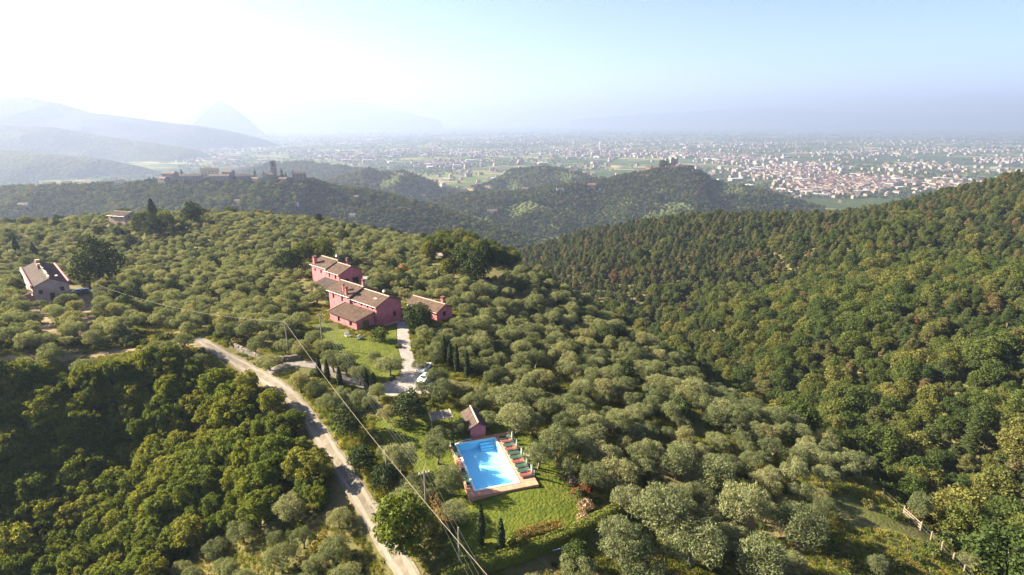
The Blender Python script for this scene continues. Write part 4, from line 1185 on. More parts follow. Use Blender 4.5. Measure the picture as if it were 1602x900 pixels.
# ------------------------------------------------------------------ cars
M_rubber = mat('rubber', (.02, .02, .02), .9); M_rim = mat('wheel_rim', (.4, .4, .42), .4, metal=.7)
def car(label, loc, rz, paint, group=None):
    t_ = thing('parked_car', label, 'car', loc, rz, group)
    prof = [(-2.05, .35), (-2.08, .75), (-1.95, .98), (-1.5, 1.04), (-1.05, 1.42), (-.2, 1.5), (.55, 1.42), (1.12, 1.0), (1.85, .86), (2.1, .7), (2.1, .35)]
    mb = MB(); w0, w1 = .84, .64
    wd = lambda z: w0 if z < 1.05 else w1
    left = [Vector((x, wd(z), z)) for x, z in prof]; right = [Vector((x, -wd(z), z)) for x, z in prof]
    for i in range(len(prof) - 1): mb.poly([left[i], left[i + 1], right[i + 1], right[i]], paint)
    mb.poly([left[-1], left[0], right[0], right[-1]], paint); mb.poly(left[::-1], paint); mb.poly(right, paint)
    part('body', mb, t_)
    gl = MB()
    gl.poly([(1.06, .66, 1.05), (1.06, -.66, 1.05), (.62, -.58, 1.4), (.62, .58, 1.4)], M_glass)
    for q in gl.v[:]: pass
    gl.v = [(x + .02, y, z + .02) for x, y, z in gl.v]; part('windscreen', gl, t_)
    gl = MB(); gl.poly([(-1.46, -.66, 1.08), (-1.46, .66, 1.08), (-1.1, .58, 1.38), (-1.1, -.58, 1.38)], M_glass); gl.v = [(x - .03, y, z + .02) for x, y, z in gl.v]; part('rear_window', gl, t_)
    for s in (-1, 1):
        gl = MB(); gl.poly([(-1.2, s * .79, 1.06), (.9, s * .79, 1.06), (.5, s * .67, 1.38), (-1.0, s * .67, 1.38)], M_glass); gl.v = [(x, y + s * .02, z) for x, y, z in gl.v]; part('side_window', gl, t_)
        for x in (-1.3, 1.3):
            wb = MB(); wb.tube([(x, s * .66, .32), (x, s * .88, .32)], .32, M_rubber, 14); w_ = part('wheel', wb, t_)
            wb = MB(); wb.tube([(x, s * .87, .32), (x, s * .9, .32)], .2, M_rim, 10); link('rim', wb.mesh('rim'), w_)
        hb = MB(); hb.box((2.06, s * .6, .72), (.1, .34, .14), M_white); part('headlight', hb, t_)
M_carw = mat('white_car_paint', (.75, .76, .78), .25, spec=.5); M_cardk = mat('dark_car_paint', (.03, .04, .05), .25, spec=.5); M_carb = mat('pale_blue_car_paint', (.5, .58, .7), .25, spec=.5)
for lab, px, py, rz, m in [('white car parked at the top of the driveway bend', 664, 580, 75, M_carw), ('white car parked behind the dark car, under olives', 669, 596, 60, M_carw), ('dark car parked at the lower right of the driveway', 684, 611, 5, M_cardk), ('white car parked left in the stone farmhouse yard', 126, 460, 10, M_carw), ('pale blue car parked right in the stone farmhouse yard', 137, 459, 15, M_carb), ('white van shape parked among olives on the left ridge', 279, 452, 0, M_carw)]:
    g = G(px, py); car(lab.replace('van shape', 'car'), (g[0], g[1], g[2] + .12), R(rz), m, 'parked cars')
# white garden chairs on the house lawn
for lab, px, py in [('white garden seat on the sunny house lawn', 544, 527), ('white garden seat at the terrace corner of the house lawn', 563, 531)]:
    g = G(px, py); t_ = thing('garden_bench', lab, 'garden seat', tuple(g), R(random.uniform(0, 90)))
    mb = MB(); mb.box((0, 0, .42), (1.2, .5, .07), M_white); part('seat', mb, t_)
    mb = MB(); mb.box((0, .23, .7), (1.2, .06, .5), M_white); part('backrest', mb, t_)
    for x in (-.5, .5):
        for y in (-.2, .2): mb = MB(); mb.box((x, y, .2), (.06, .06, .4), M_white); part('leg', mb, t_)

exec_trees = True
# ------------------------------------------------------------------ trees
OL = [olive_proto(100 + i) for i in range(9)]
PI = [pine_proto(200 + i) for i in range(5)]
BR = [broad_proto(300 + i, M_broad) for i in range(5)]
VI = [broad_proto(400 + i, M_vine, 4600, .5, .22, 3.1, 2.8, 4.4, 46, -.6, (.45, .85)) for i in range(4)]
DK = [broad_proto(450 + i, M_dark, 3600, .4, .26, 2.9, 3.2, 4.2, 24) for i in range(2)]
CY = [cyp_proto(500 + i) for i in range(2)]
_first = {}
def place_tree(name, protos, k, loc, rz, sc, label, cat, group):
    key = (name, k)
    if key not in _first:
        t_ = thing(name, label, cat, loc, rz, group); t_.scale = (sc, sc, sc) if not hasattr(sc, '__len__') else sc
        link('trunk', protos[k][0], t_); link('crown', protos[k][1], t_); _first[key] = t_
        return t_
    return copy_tree(_first[key], loc, rz, sc, label, group)

E = np.array([(66, 30), (65, 66), (64, 80), (64, 100), (58, 120), (45, 150), (30, 190), (13, 230), (0, 285), (-14, 330), (-30, 420), (-30, 700)], float)
def edge_x(y): return np.interp(y, E[:, 1], E[:, 0])
GULLY = np.array([(-60, 596), (120, 600), (200, 592), (270, 566), (335, 578), (380, 598), (425, 625), (455, 662), (482, 720), (505, 770), (515, 805), (470, 815), (400, 835), (330, 850), (270, 890), (250, 960), (250, 1500), (-400, 1500), (-400, 620)], float)
noolive = [GARDEN, HLAWN, DRIVE, SOIL1, SOIL2, YARD2]
FOOT = [((-37, 131), 14), ((-43, 138), 11), ((-51, 165), 9), ((-57, 171), 10), ((-22.5, 139.5), 7), ((-127, 155), 7), ((-133, 161), 7), ((-139, 167), 7), ((-145, 173), 7)]
occ = []           # (x, y, radius) taken
def free(x, y, r_):
    for a, b, c in occ:
        if abs(a - x) < c + r_ and (a - x) ** 2 + (b - y) ** 2 < (c + r_) ** 2: return False
    return True
placed = {'olive': [], 'pine': [], 'broad': [], 'vine': []}

# hand-placed olives of the gardens: crown centre in the picture and crown radius in pixels
hand_ol = [(683, 695, 23), (703, 742, 29), (712, 784, 23), (722, 652, 17), (688, 667, 19), (806, 650, 29), (832, 652, 22), (842, 702, 26), (872, 690, 32), (905, 690, 26), (798, 612, 24), (775, 606, 20), (765, 640, 18),
    (625, 712, 28), (648, 742, 22), (600, 690, 14), (468, 588, 20), (495, 597, 15), (512, 617, 17), (560, 610, 16), (605, 632, 18), (520, 557, 18), (540, 562, 20), (562, 577, 18), (608, 562, 20), (585, 545, 14),
    (655, 558, 12), (682, 578, 20), (690, 600, 22), (715, 595, 18), (740, 615, 17), (590, 600, 14), (575, 616, 13), (640, 770, 30), (660, 590, 13), (420, 555, 17), (400, 535, 16), (445, 530, 14), (470, 535, 16), (490, 517, 15), (420, 505, 17), (390, 512, 20),
    (940, 700, 26), (965, 735, 32), (930, 735, 26), (985, 770, 30), (975, 850, 48), (1030, 800, 50), (1085, 850, 48), (1010, 885, 40), (905, 875, 26), (870, 700, 18), (1160, 800, 45), (1120, 740, 40), (1060, 720, 36), (1250, 830, 42), (1275, 850, 30), (1190, 880, 45)]
for px, py, rp in hand_ol:
    g = G(px, py + 3, 3.1)
    if g is None: continue
    dist = math.sqrt(g[0] ** 2 + g[1] ** 2 + g[2] ** 2)
    sc = rp * dist / FPX / 2.95 * (.85 if rp > 33 else 1)
    if free(g[0], g[1], .5 * sc):
        occ.append((g[0], g[1], 1.9 * sc)); placed['olive'].append((g[0], g[1], sc))
# hand-placed broad trees: (crown px, py, radius px, kind)
hand_br = [(545, 650, 26, 'dark'), (640, 632, 27, 'magnolia'), (655, 492, 24, 'dark'), (628, 812, 44, 'vine'), (424, 622, 20, 'vine'), (458, 652, 17, 'vine'), (150, 405, 26, 'dark'), (565, 715, 22, 'dark'), (600, 742, 22, 'dark'), (300, 330, 14, 'dark'), (225, 345, 14, 'dark'), (258, 342, 13, 'vine'), (240, 350, 15, 'dark'), (655, 448, 11, 'dark'), (725, 405, 24, 'dark'), (745, 415, 24, 'dark'), (700, 420, 16, 'broad'), (475, 395, 16, 'broad'), (505, 390, 18, 'broad'), (455, 405, 18, 'dark'), (485, 385, 14, 'dark'), (950, 520, 14, 'dark'), (975, 490, 14, 'broad'), (20, 850, 26, 'vine'), (905, 870, 22, 'broad'), (400, 565, 5, 'vine')]
hb = []
for px, py, rp, kd in hand_br:
    g = G(px, py, 4.6)
    if g is None: continue
    dist = math.sqrt(g[0] ** 2 + g[1] ** 2 + g[2] ** 2); sc = rp * dist / FPX / 3.6
    g = G(px, py, 4.7 * sc)
    hb.append((g, sc, kd)); occ.append((g[0], g[1], 2.3 * sc))

def poisson(x0, x1, y0, y1, spacing, k, ok, seed, mind=.72):
    """Jittered grid points that pass ok(x, y)."""
    r = np.random.default_rng(seed)
    gx, gy = np.meshgrid(np.arange(x0, x1, spacing), np.arange(y0, y1, spacing * .87))
    gx = gx + (np.arange(gx.shape[0]) % 2)[:, None] * spacing * .5
    x = gx.ravel() + r.uniform(-.36, .36, gx.size) * spacing; y = gy.ravel() + r.uniform(-.36, .36, gx.size) * spacing
    m = ok(x, y)
    return x[m], y[m], r

def in_view(x, y, z, mx=140, top=-300, bot=1020):
    px, py, f = to_px(x, y, z)
    return (px > -mx) & (px < 1602 + mx) & (py < bot + 60) & (f > 5)

# openings that stay free of crowns: roads, roofs, lawns, pool
def seg_px(line, w):
    out = []
    for (a, b), (c, d) in zip(line, line[1:]):
        k = max(2, int(math.hypot(c - a, d - b) / 6))
        for i in range(k):
            for o_ in (-w, 0, w): out.append((a + (c - a) * i / k + o_, b + (d - b) * i / k))
    return out
def poly_px(poly, st=9):
    p = np.array(poly, float); gx, gy = np.meshgrid(np.arange(p[:, 0].min(), p[:, 0].max(), st), np.arange(p[:, 1].min(), p[:, 1].max(), st))
    m = inside(gx.ravel(), gy.ravel(), p); return list(zip(gx.ravel()[m], gy.ravel()[m]))
CLEAR = np.array(seg_px([(345, 553), (412, 588)], 7) + seg_px([(480, 652), (511, 695), (535, 733), (560, 772), (580, 803)], 10) + seg_px([(590, 803), (612, 845), (636, 893)], 6)
    + seg_px([(430, 572), (470, 570)], 4) + poly_px([(622, 505), (637, 505), (643, 560), (655, 580), (664, 600), (640, 612), (600, 612), (625, 585)], 7)
    + poly_px([(512, 445), (535, 437), (566, 450), (625, 468), (624, 505), (592, 512), (562, 520), (516, 500)]) + poly_px([(634, 472), (647, 464), (690, 475), (704, 482), (702, 498), (690, 498), (676, 482)], 6) + poly_px([(486, 412), (502, 404), (560, 420), (556, 440), (510, 428)], 6)
    + poly_px([(34, 425), (42, 412), (78, 416), (100, 440), (88, 462), (52, 470)], 6) + poly_px([(50, 482), (62, 480), (94, 520), (85, 528)], 7) + poly_px([(128, 462), (152, 462), (146, 482), (134, 478)], 6)
    + poly_px([(592, 664), (618, 660), (660, 690), (690, 722), (690, 735), (650, 712)]) + poly_px([(515, 512), (545, 524), (562, 534), (566, 545), (530, 540)], 7) + poly_px([(606, 575), (620, 545), (620, 560)], 6)
    + poly_px([(704, 693), (776, 682), (792, 680), (842, 759), (738, 778)]) + poly_px([(745, 790), (840, 768), (880, 775), (895, 822), (840, 830), (790, 850), (755, 835)]) + poly_px([(845, 715), (860, 715), (880, 750), (862, 750)], 7)
    + poly_px([(738, 650), (756, 646), (772, 670), (768, 686), (747, 686)], 6) + poly_px([(676, 642), (700, 640), (708, 658), (690, 655)], 6) + poly_px([(800, 683), (815, 690), (830, 715), (822, 716)], 6)
    + seg_px([(720, 888), (790, 868), (840, 852), (935, 812), (975, 796)], 2) + seg_px([tuple(float(v) for v in to_px(g[0], g[1], g[2] + .8)[:2]) for g in fpts], 4) + seg_px([(697, 394), (703, 383)], 2) + seg_px([(452, 602), (500, 645), (545, 700), (575, 745)], 9)
    + poly_px([(806, 835), (880, 815), (880, 838), (806, 858)], 7) + [(911, 770), (915, 790), (753, 825), (784, 850), (668, 780), (668, 760), (505, 520), (1020, 735), (1040, 745), (500, 582), (513, 588), (532, 596), (574, 600), (586, 604), (696, 556), (705, 564), (715, 570), (731, 578)] + poly_px([(225, 512), (250, 506), (270, 520), (250, 530)], 6) + seg_px([(150, 556), (120, 558)], 2) + seg_px([(185, 550), (205, 549)], 2), float)
def clear_ok(x, y, sc, rad, hc, f=.82):
    z = H_near(x, y); px, py, fd = to_px(x, y, z + hc * sc)
    rp = rad * sc * FPX / fd * f; m = np.ones(x.shape, bool)
    dd = (px[:, None] - CLEAR[None, :, 0]) ** 2 + ((py[:, None] - CLEAR[None, :, 1]) / .85) ** 2
    return ~(dd < rp[:, None] ** 2).any(1)

def blocked(x, y):
    b = np.zeros(x.shape, bool)
    for p in noolive: b |= inside(x, y, np.array(p))
    for (cx_, cy_), rr in FOOT: b |= np.hypot(x - cx_, y - cy_) < rr
    for Lr, w in ((ROAD, 3.2), (LANE, 2.8), (TRACK, 2.2), (BACKROAD, 3)): b |= dist_line(x, y, Lr[::2]) < w
    b |= dist_line(x, y, smooth_line(HEDGE1)[::2]) < 2.4
    b |= inside(x, y, np.array(VERGE))
    return b
OCC = None
def occ_free(x, y, r_):
    o = np.array(occ); m = np.ones(x.shape, bool)
    for a, b, c in o: m &= np.hypot(x - a, y - b) > c + r_
    return m
def ok_olive(x, y):
    z = H_near(x, y); px, py, f = to_px(x, y, z)
    m = in_view(x, y, z) & (x < edge_x(y) - 1) & (y < 352 + 20 * vnoise(x / 40, y / 40, 5)) & (y > 25)
    m &= ~inside(px, py, GULLY)
    m &= ~(inside(px, py, np.array([(1270, 905), (1300, 800), (1345, 745), (1400, 800), (1530, 905), (1450, 1000), (1280, 1000)])) & (vnoise(x / 4, y / 4, 77) < .28))
    m &= vnoise(x / 9, y / 9, 15) > -.42
    dark = np.hypot(px - 740, (py - 412) * 2) < 70
    m &= ~dark
    return m & ~blocked(x, y) & occ_free(x, y, 1.6)
x, y, r = poisson(-330, 70, 25, 380, 4.15, 0, ok_olive, 11)
sc_ = (.46 + .46 * r.random(len(x))) * np.where(y > 170, .86, 1.0); m = clear_ok(x, y, sc_, 3.0, 3.0)
for a, b, c in zip(x[m], y[m], sc_[m]): placed['olive'].append((a, b, float(c)))
def ok_gully(x, y):
    z = H_near(x, y); px, py, f = to_px(x, y, z)
    return in_view(x, y, z, 250, bot=1300) & inside(px, py, GULLY) & (y > 20) & (dist_line(x, y, ROAD[::2]) > 3.4) & occ_free(x, y, 1.0)
x, y, r = poisson(-180, -5, 20, 125, 3.3, 0, ok_gully, 12)
sc_ = r.uniform(.45, .85, len(x)); m = clear_ok(x, y, sc_, 3.4, 4.6)
for a, b, c in zip(x[m], y[m], sc_[m]): placed['vine'].append((a, b, float(c)))
x, y, r = poisson(-150, -40, 60, 125, 2.7, 0, lambda x, y: ok_gully(x, y) & (to_px(x, y, H_near(x, y))[0] < 290), 17)
sc_ = r.uniform(.4, .75, len(x)); m = clear_ok(x, y, sc_, 3.4, 4.6)
for a, b, c in zip(x[m], y[m], sc_[m]): placed['vine'].append((a, b, float(c)))
def ok_forest(x, y):
    z = H_near(x, y)
    m = in_view(x, y, z, 150) & (y < 690) & (y > 30)
    right = x > edge_x(y) + 2.5
    return m & right & (z > -175)
x, y, r = poisson(-60, 470, 30, 690, 4.5, 0, ok_forest, 13)
m = clear_ok(x, y, np.full(x.shape, 1.0), 3.0, 4.6, 1.25); x, y = x[m], y[m]
pn = vnoise(x / 60, y / 60, 33) + .6 * vnoise(x / 17, y / 17, 34) + .0018 * (y - 260)
for a, b, p in zip(x, y, pn):
    placed['pine' if p + r.uniform(-.3, .3) > -.06 else 'broad'].append((a, b, float(.45 + .8 * r.random() ** 1.4)))
# woods on the hidden back of the olive ridge
def ok_back(x, y):
    z = H_near(x, y)
    px, py, f = to_px(x, y, z)
    return in_view(x, y, z, 100) & (((y > 352) & (y < 520)) | (np.hypot(px - 740, (py - 412) * 2) < 72) & (y > 200)) & (x < edge_x(y)) & occ_free(x, y, 1.0)
x, y, r = poisson(-360, 20, 200, 520, 5.2, 0, ok_back, 14)
for a, b in zip(x, y): placed['broad'].append((a, b, float(r.uniform(.6, 1.0))))

landmarks = [('the swimming pool', (-4, 75.6), 17), ('the pool hut', (-5.5, 86), 14), ('the pergola', tuple(G(690, 668)[:2]), 10), ('the pink farmhouse', (-36, 135), 24), ('the low pink annex', (-20, 138), 20), ('the rear pink house', (-55, 168), 24), ('the stone farmhouse', (-138, 163), 24), ('the dark car', tuple(G(684, 611)[:2]), 10), ('the stone retaining wall', tuple(G(420, 566)[:2]), 14), ('the red flowering shrub', tuple(G(911, 776)[:2]), 12), ('the right end of the long hedge', tuple(G(985, 795)[:2]), 14), ('the pole left of the pool', tuple(G(668, 828)[:2]), 9), ('the pale fence gate', tuple(G(1458, 820)[:2]), 22), ('the gravel road bend', tuple(G(440, 612)[:2]), 11), ('the shaded stretch of road', tuple(G(548, 752)[:2]), 11), ('the bottom end of the road', tuple(G(600, 845)[:2]), 11), ('the dirt track', tuple(G(190, 552)[:2]), 12), ('the small ridge house', tuple(G(196, 352)[:2]), 22), ('the grey road bend', tuple(G(702, 386)[:2]), 18), ('the rear pink house yard', tuple(G(575, 443)[:2]), 10), ('the farmyard cars', tuple(G(130, 460)[:2]), 20), ('the white car among the olives', tuple(G(279, 452)[:2]), 16)]
def side(dx, dy):
    if abs(dx) > abs(dy): return 'right of' if dx > 0 else 'left of'
    return 'behind' if dy > 0 else 'in front of'
_used = {}
def tree_label(x, y, what, zone):
    best = None
    for nm, (lx, ly), rad in landmarks:
        d = math.hypot(x - lx, y - ly)
        if d < rad and (best is None or d / rad < best[0]): best = (d / rad, nm, side(x - lx, y - ly))
    if best:
        key = (what, best[1], best[2]); k = _used.get(key, 0); _used[key] = k + 1
        if k < 6:
            return f'{what} {best[2]} {best[1]}, ' + ('nearest' if k == 0 else f'{ordw[k]} nearest')
    return f'{what} {zone}'
def zone_of(px, py, x, y):
    if px < 300 and py < 420: return 'on the far left part of the olive ridge'
    if py < 420: return 'on the far crest of the olive ridge'
    if px < 330: return 'on the left terraces around the stone farmhouse'
    if px < 480: return 'left of the pink farmhouse, above the road'
    if px < 720: return 'between the driveway and the gravel road'
    if py < 560: return 'in the grove right of the low pink annex'
    if px < 960: return 'in the shaded grove between driveway and right slope'
    if py < 720: return 'on the sunlit right slope above the valley'
    return 'in the foreground grove on the lower right slope'

def split_individuals(items, kmax, hcenter, thr=0):
    a = np.array(items); z = H_near(a[:, 0], a[:, 1]); px, py, f = to_px(a[:, 0], a[:, 1], z + hcenter)
    vis = (px > -25) & (px < 1627) & (py < 925)
    size = a[:, 2] / f * vis
    o = np.argsort(-size); ind = [i for i in o[:kmax] if vis[i]]
    rest = sorted(set(range(len(a))) - set(ind))
    return a, z, px, py, ind, rest

def proto_list(pr): return src_coll(pr[0], [joined(pr[0], *p) for p in pr[1]])
c_ol = proto_list(('olive_source', OL)); c_pi = proto_list(('pine_source', PI)); c_br = proto_list(('broad_source', BR))

def build_kind(key, name, protos, kmax, hc, what, cat, group, zonef, coll, sname, slabel, wide=1.0, tall=1.0, sink=.15):
    a, z, px, py, ind, rest = split_individuals(placed[key], kmax, hc)
    base = np.column_stack([a[:, 0], a[:, 1]])
    order = sorted(ind, key=lambda i: min(math.hypot(a[i, 0] - l[1][0], a[i, 1] - l[1][1]) for l in landmarks))
    for i in order:
        zn = zonef(px[i], py[i], a[i, 0], a[i, 1])
        sx = a[i, 2] * wide * random.uniform(.9, 1.12); sz_ = a[i, 2] * tall * random.uniform(.85, 1.12)
        place_tree(name, protos, random.randrange(len(protos)), (a[i, 0], a[i, 1], z[i] - sink), random.uniform(0, 6.28), (sx, sx, sz_), tree_label(a[i, 0], a[i, 1], what, zn), cat, group)
    if rest and coll is not None:
        rr = np.array(rest); k = len(rr)
        sc = a[rr, 2]
        scatter(sname, np.column_stack([a[rr, 0], a[rr, 1], z[rr] - sink]), np.column_stack([sc * wide * rng.uniform(.9, 1.1, k), sc * wide * rng.uniform(.9, 1.1, k), sc * tall * rng.uniform(.85, 1.15, k)]), rng.uniform(0, 6.28, k), rng.integers(0, len(protos), k), coll, slabel, .05)
build_kind('olive', 'olive_tree', OL, 300, 3, 'silvery olive tree', 'olive tree', 'olive trees of the grove', zone_of, c_ol, 'olive_grove', 'mass of smaller olive trees across the far grove')
fz = lambda px, py, x, y: 'low on the valley side behind the olive slope' if py > 560 and px < 1300 else ('in the lower right corner of the wood' if py > 640 else ('on the middle of the wooded hillside' if py > 430 else 'high on the wooded hillside'))
build_kind('pine', 'pine_tree', PI, 300, 6, 'dark pine tree', 'pine tree', 'pines on the wooded hillside', fz, c_pi, 'pine_forest', 'pine wood covering the hillside across the valley', 1.2, .88)
build_kind('broad', 'oak_tree', BR, 290, 5, 'green oak tree', 'oak tree', 'oaks on the wooded hillside', fz, c_br, 'mixed_woods', 'broadleaved wood mixed through the hillside')
gz = lambda px, py, x, y: 'deep in the shaded gully' if px < 190 else ('just below the gravel road' if px > 380 else 'on the sunlit bank of the gully')
build_kind('vine', 'robinia_tree', VI, 300, 4, 'leafy bright green robinia tree', 'robinia tree', 'robinia trees of the gully', gz, src_coll('robinia_source', [joined('robinia', *p) for p in VI]), 'gully_thicket_woods', 'robinia thicket in the gully')
br_lab = ['round dark oak between the road and the low hedge strip', 'glossy dark magnolia between driveway and upper pool lawn', 'large dark round tree in front of the low pink annex', 'bright walnut tree overhanging the lower gravel road', 'leafy tree leaning over the road bend near the lane entrance', 'bright leafy tree on the road bank below the lane entrance', 'big dark tree beside the stone farmhouse yard', 'dark round bush tree beside the sunny road verge', 'dark round tree right of the verge by the thin pole', 'single dark tree standing out on the olive ridge crest', 'dark tree beside the small house on the ridge', 'pale green tree right of the small ridge house', 'dark tree in front of the small ridge house', 'small dark round tree behind the low pink annex', 'dark evergreen clump below the grey road bend', 'dark evergreen right of the grey road bend', 'green tree left of the dark evergreen clump', 'green tree behind the rear pink house, left one', 'yellow green tree behind the rear pink house, right one', 'dark tree left of the rear pink house', 'dark tree rising behind the rear pink house', 'dark tree at the top edge of the right grove', 'green tree where the grove meets the valley wood', 'lit leafy tree in the bottom left corner', 'leafy green tree below the long hedge', 'low leafy sapling beside the road wall']
for (g, sc, kd), lab in zip(hb, br_lab):
    pr = {'dark': DK, 'magnolia': DK, 'vine': VI, 'broad': BR}[kd]
    nm = {'dark': 'evergreen_oak', 'magnolia': 'magnolia_tree', 'vine': 'leafy_tree', 'broad': 'garden_tree'}[kd]
    place_tree(nm, pr, random.randrange(len(pr)), (g[0], g[1], g[2] - .3), random.uniform(0, 6), sc, lab, 'tree', None)

gr = np.random.default_rng(91)
cand = [(a, b) for a, b, c in placed['olive'][len(hand_ol):]]
nd_ = 0
for i in gr.permutation(len(cand)):
    if nd_ >= 70: break
    x_, y_ = cand[i][0] + 2.0, cand[i][1] + 1.2
    px_, py_, f_ = to_px(x_, y_, hz(x_, y_) + 3)
    if not (0 < px_ < 1500 and 340 < py_ < 900) or y_ < 90: continue
    s_ = float(gr.uniform(.4, .8))
    if not clear_ok(np.array([x_]), np.array([y_]), np.array([s_]), 3.3, 4.2)[0]: continue
    place_tree('evergreen_oak', DK, int(gr.integers(0, 2)), (x_, y_, hz(x_, y_) - .3), gr.uniform(0, 6), s_, tree_label(x_, y_, 'dark evergreen oak', zone_of(px_, py_, x_, y_)), 'oak tree', 'dark oaks among the olives'); nd_ += 1

# cypresses, each placed by its foot
cyl = [(500, 590, 25, 'young cypress at the left end of the path row'), (513, 598, 28, 'young cypress second from the left on the path row'), (532, 606, 26, 'young cypress in the middle of the path row'), (574, 610, 28, 'young cypress fourth along the path row'), (586, 612, 24, 'young cypress at the right end of the path row'), (753, 852, 52, 'slim cypress standing alone left of the rusty hedge'), (784, 866, 46, 'slim cypress touching the left end of the rusty hedge'),
    (696, 566, 34, 'slim cypress right of the driveway, first of four'), (705, 575, 34, 'slim cypress right of the driveway, second of four'), (715, 582, 36, 'slim cypress right of the driveway, third of four'), (731, 590, 34, 'slim cypress right of the driveway, last of four'), (687, 446, 22, 'small dark cypress on the back slope behind the annex'), (845, 458, 22, 'dark cypress on the edge of the far grove'), (242, 352, 32, 'tall cypress beside the small ridge house'), (28, 400, 20, 'dark cypress far left on the ridge slope, left one'), (55, 404, 18, 'dark cypress far left on the ridge slope, right one'), (545, 412, 16, 'slim cypress beside the tall pole behind the rear house'), (676, 370, 12, 'dark cypress on the skyline near the grey road bend')]
for i, (px, py, hp, lab) in enumerate(cyl):
    g = G(px, py)
    dist = np.linalg.norm(g); hh = hp * dist / FPX / .93 * (1.2 if i < 11 else 1)
    wide = 1.0 if i < 13 else 2.0
    place_tree('cypress_tree', CY, i % 2, (g[0], g[1], g[2] - .1), i, (hh / 6 * .9 * wide if i > 12 else .95, hh / 6 * .9 * wide if i > 12 else .95, hh / 6), lab, 'cypress', 'cypresses')

# undergrowth: shrubs and grass that nobody could count
SH = [shrub_mesh(600 + i, M_shrub) for i in range(4)]
c_sh = src_coll('shrub_source', SH)
def ok_under(x, y):
    z = H_near(x, y); px, py, f = to_px(x, y, z)
    g_ = inside(px, py, GULLY)
    forest = (x > edge_x(y) - 1.0) & (y < 330)
    edge = (np.abs(x - edge_x(y)) < 7)
    base = in_view(x, y, z, 120, bot=1250) & (y > 25)
    rnd = vnoise(x / 3, y / 3, 55) > .12
    fl_ = np.full(x.shape, 1e9)
    for g in smooth_line(np.array(fpts)[:, :2]): fl_ = np.minimum(fl_, np.hypot(x - g[0], y - g[1]))
    return base & (g_ | forest | edge | (rnd & (x < edge_x(y)))) & ~blocked(x, y) & (fl_ > 2.6)
x, y, r = poisson(-200, 260, 25, 330, 2.3, 0, ok_under, 20)
k = len(x); s = r.uniform(.5, 1.25, k) * np.where((x < edge_x(y) - 4) & (x > -60), .7, 1.1)
scatter('undergrowth', np.column_stack([x, y, H_near(x, y) - .1]), s, r.uniform(0, 6.28, k), r.integers(0, 4, k), c_sh, 'undergrowth and brambles below the trees', .2)
def tuft(seed):
    r = np.random.default_rng(seed); N = 60
    c = np.column_stack([r.normal(0, .28, N), r.normal(0, .28, N), r.uniform(.1, .25, N)])
    a = r.uniform(0, 6.28, N); nrm = np.stack([np.cos(a), np.sin(a), .15 * np.ones(N)], 1)
    v, q = leaves(c, unit(nrm), .5, .07, r, np.tile([0, 0, 1.], (N, 1)))
    return np_mesh('tuft', v, q, [M_grass])
c_gr = src_coll('tuft_source', [tuft(i) for i in range(3)])
def ok_grass(x, y):
    z = H_near(x, y); b = np.zeros(x.shape, bool)
    for p in (GARDEN, HLAWN, DRIVE, SOIL1, SOIL2, YARD2): b |= inside(x, y, np.array(p))
    for Lr, w in ((ROAD, 1.9), (LANE, 1.6), (TRACK, 1.4)): b |= dist_line(x, y, Lr[::2]) < w
    near = inside(x, y, np.array(VERGE)) | (vnoise(x / 5, y / 5, 66) > -.2)
    return in_view(x, y, z, 30) & (x < edge_x(y) + 2) & near & ~b
x, y, r = poisson(-110, 70, 45, 150, .85, 0, ok_grass, 21)
k = len(x); vg = inside(x, y, np.array(VERGE))
scatter('tall_grass', np.column_stack([x, y, H_near(x, y)]), r.uniform(.6, 1.3, k) * np.where(vg, 1.15, .9), r.uniform(0, 6.28, k), r.integers(0, 3, k), c_gr, 'tall grass and weeds under the olives and along the road', .15)

# ------------------------------------------------------------------ far woods, villages, plain
def far_proto(seed, leafm, N, ln, wd, rx, rz, cz, k):
    r = np.random.default_rng(seed); lb = ell_lobes(r, k, rx, rz, cz, .9, 1.5, bottom=-.6)
    v, q = lobes_crown(r, lb, N, ln, wd, .3); return np_mesh('far_crown', v, q, [leafm])
c_far = src_coll('far_source', [far_proto(700 + i, (M_broad, M_pine, M_shrub, M_dark)[i % 4], 420, 1.1, .7, 2.6, 2.6, 3.4, 14) for i in range(8)])
def far_wood(name, rd, y0, y1, sp_, seed, label, s0=.8, s1=1.5, dens=1.0):
    def ok(x, y):
        z = rd(x, y)
        px, py, f = to_px(x, y, z)
        yc = np.interp(x, rd.x, rd.y)
        return (px > -40) & (px < 1640) & (z > PLAIN_Z + 3) & (y < yc + 40) & (fbm(x / 90, y / 90, seed + 3, 3) > -.55 * dens) & (py < 420)
    x, y, r = poisson(rd.x[0] - 50, rd.x[-1] + 100, y0, y1, sp_, 0, ok, seed)
    z = H_all(x, y); m = np.abs(z - rd(x, y)) < .5; x, y, z = x[m], y[m], z[m]; k = len(x)
    pn = vnoise(x / 70, y / 70, seed + 9)
    idx = np.where(pn > .08, r.choice([1, 5], k), np.where(pn < -.12, r.choice([2, 6], k), r.choice([0, 3, 4, 7], k)))
    scatter(name, np.column_stack([x, y, z - .4]), r.uniform(s0, s1, k) * np.where(pn < -.12, .75, 1), r.uniform(0, 6.28, k), idx, c_far, label, .1)
far_wood('village_woods', R_village, 760, 1080, 6.2, 801, 'wood and olive groves on the village hill')
far_wood('castle_woods', R_castle, 1050, 1580, 8.0, 802, 'wood and olive groves on the castle hill', .7, 1.5, .42)
far_wood('low_hill_woods', R_mid, 1560, 2060, 10.5, 803, 'wood on the low hills', .9, 1.8, .42)
far_wood('dark_hill_woods', R_dark, 2250, 2520, 13, 804, 'wood on the dark rise before the plain', 1.2, 2.2)

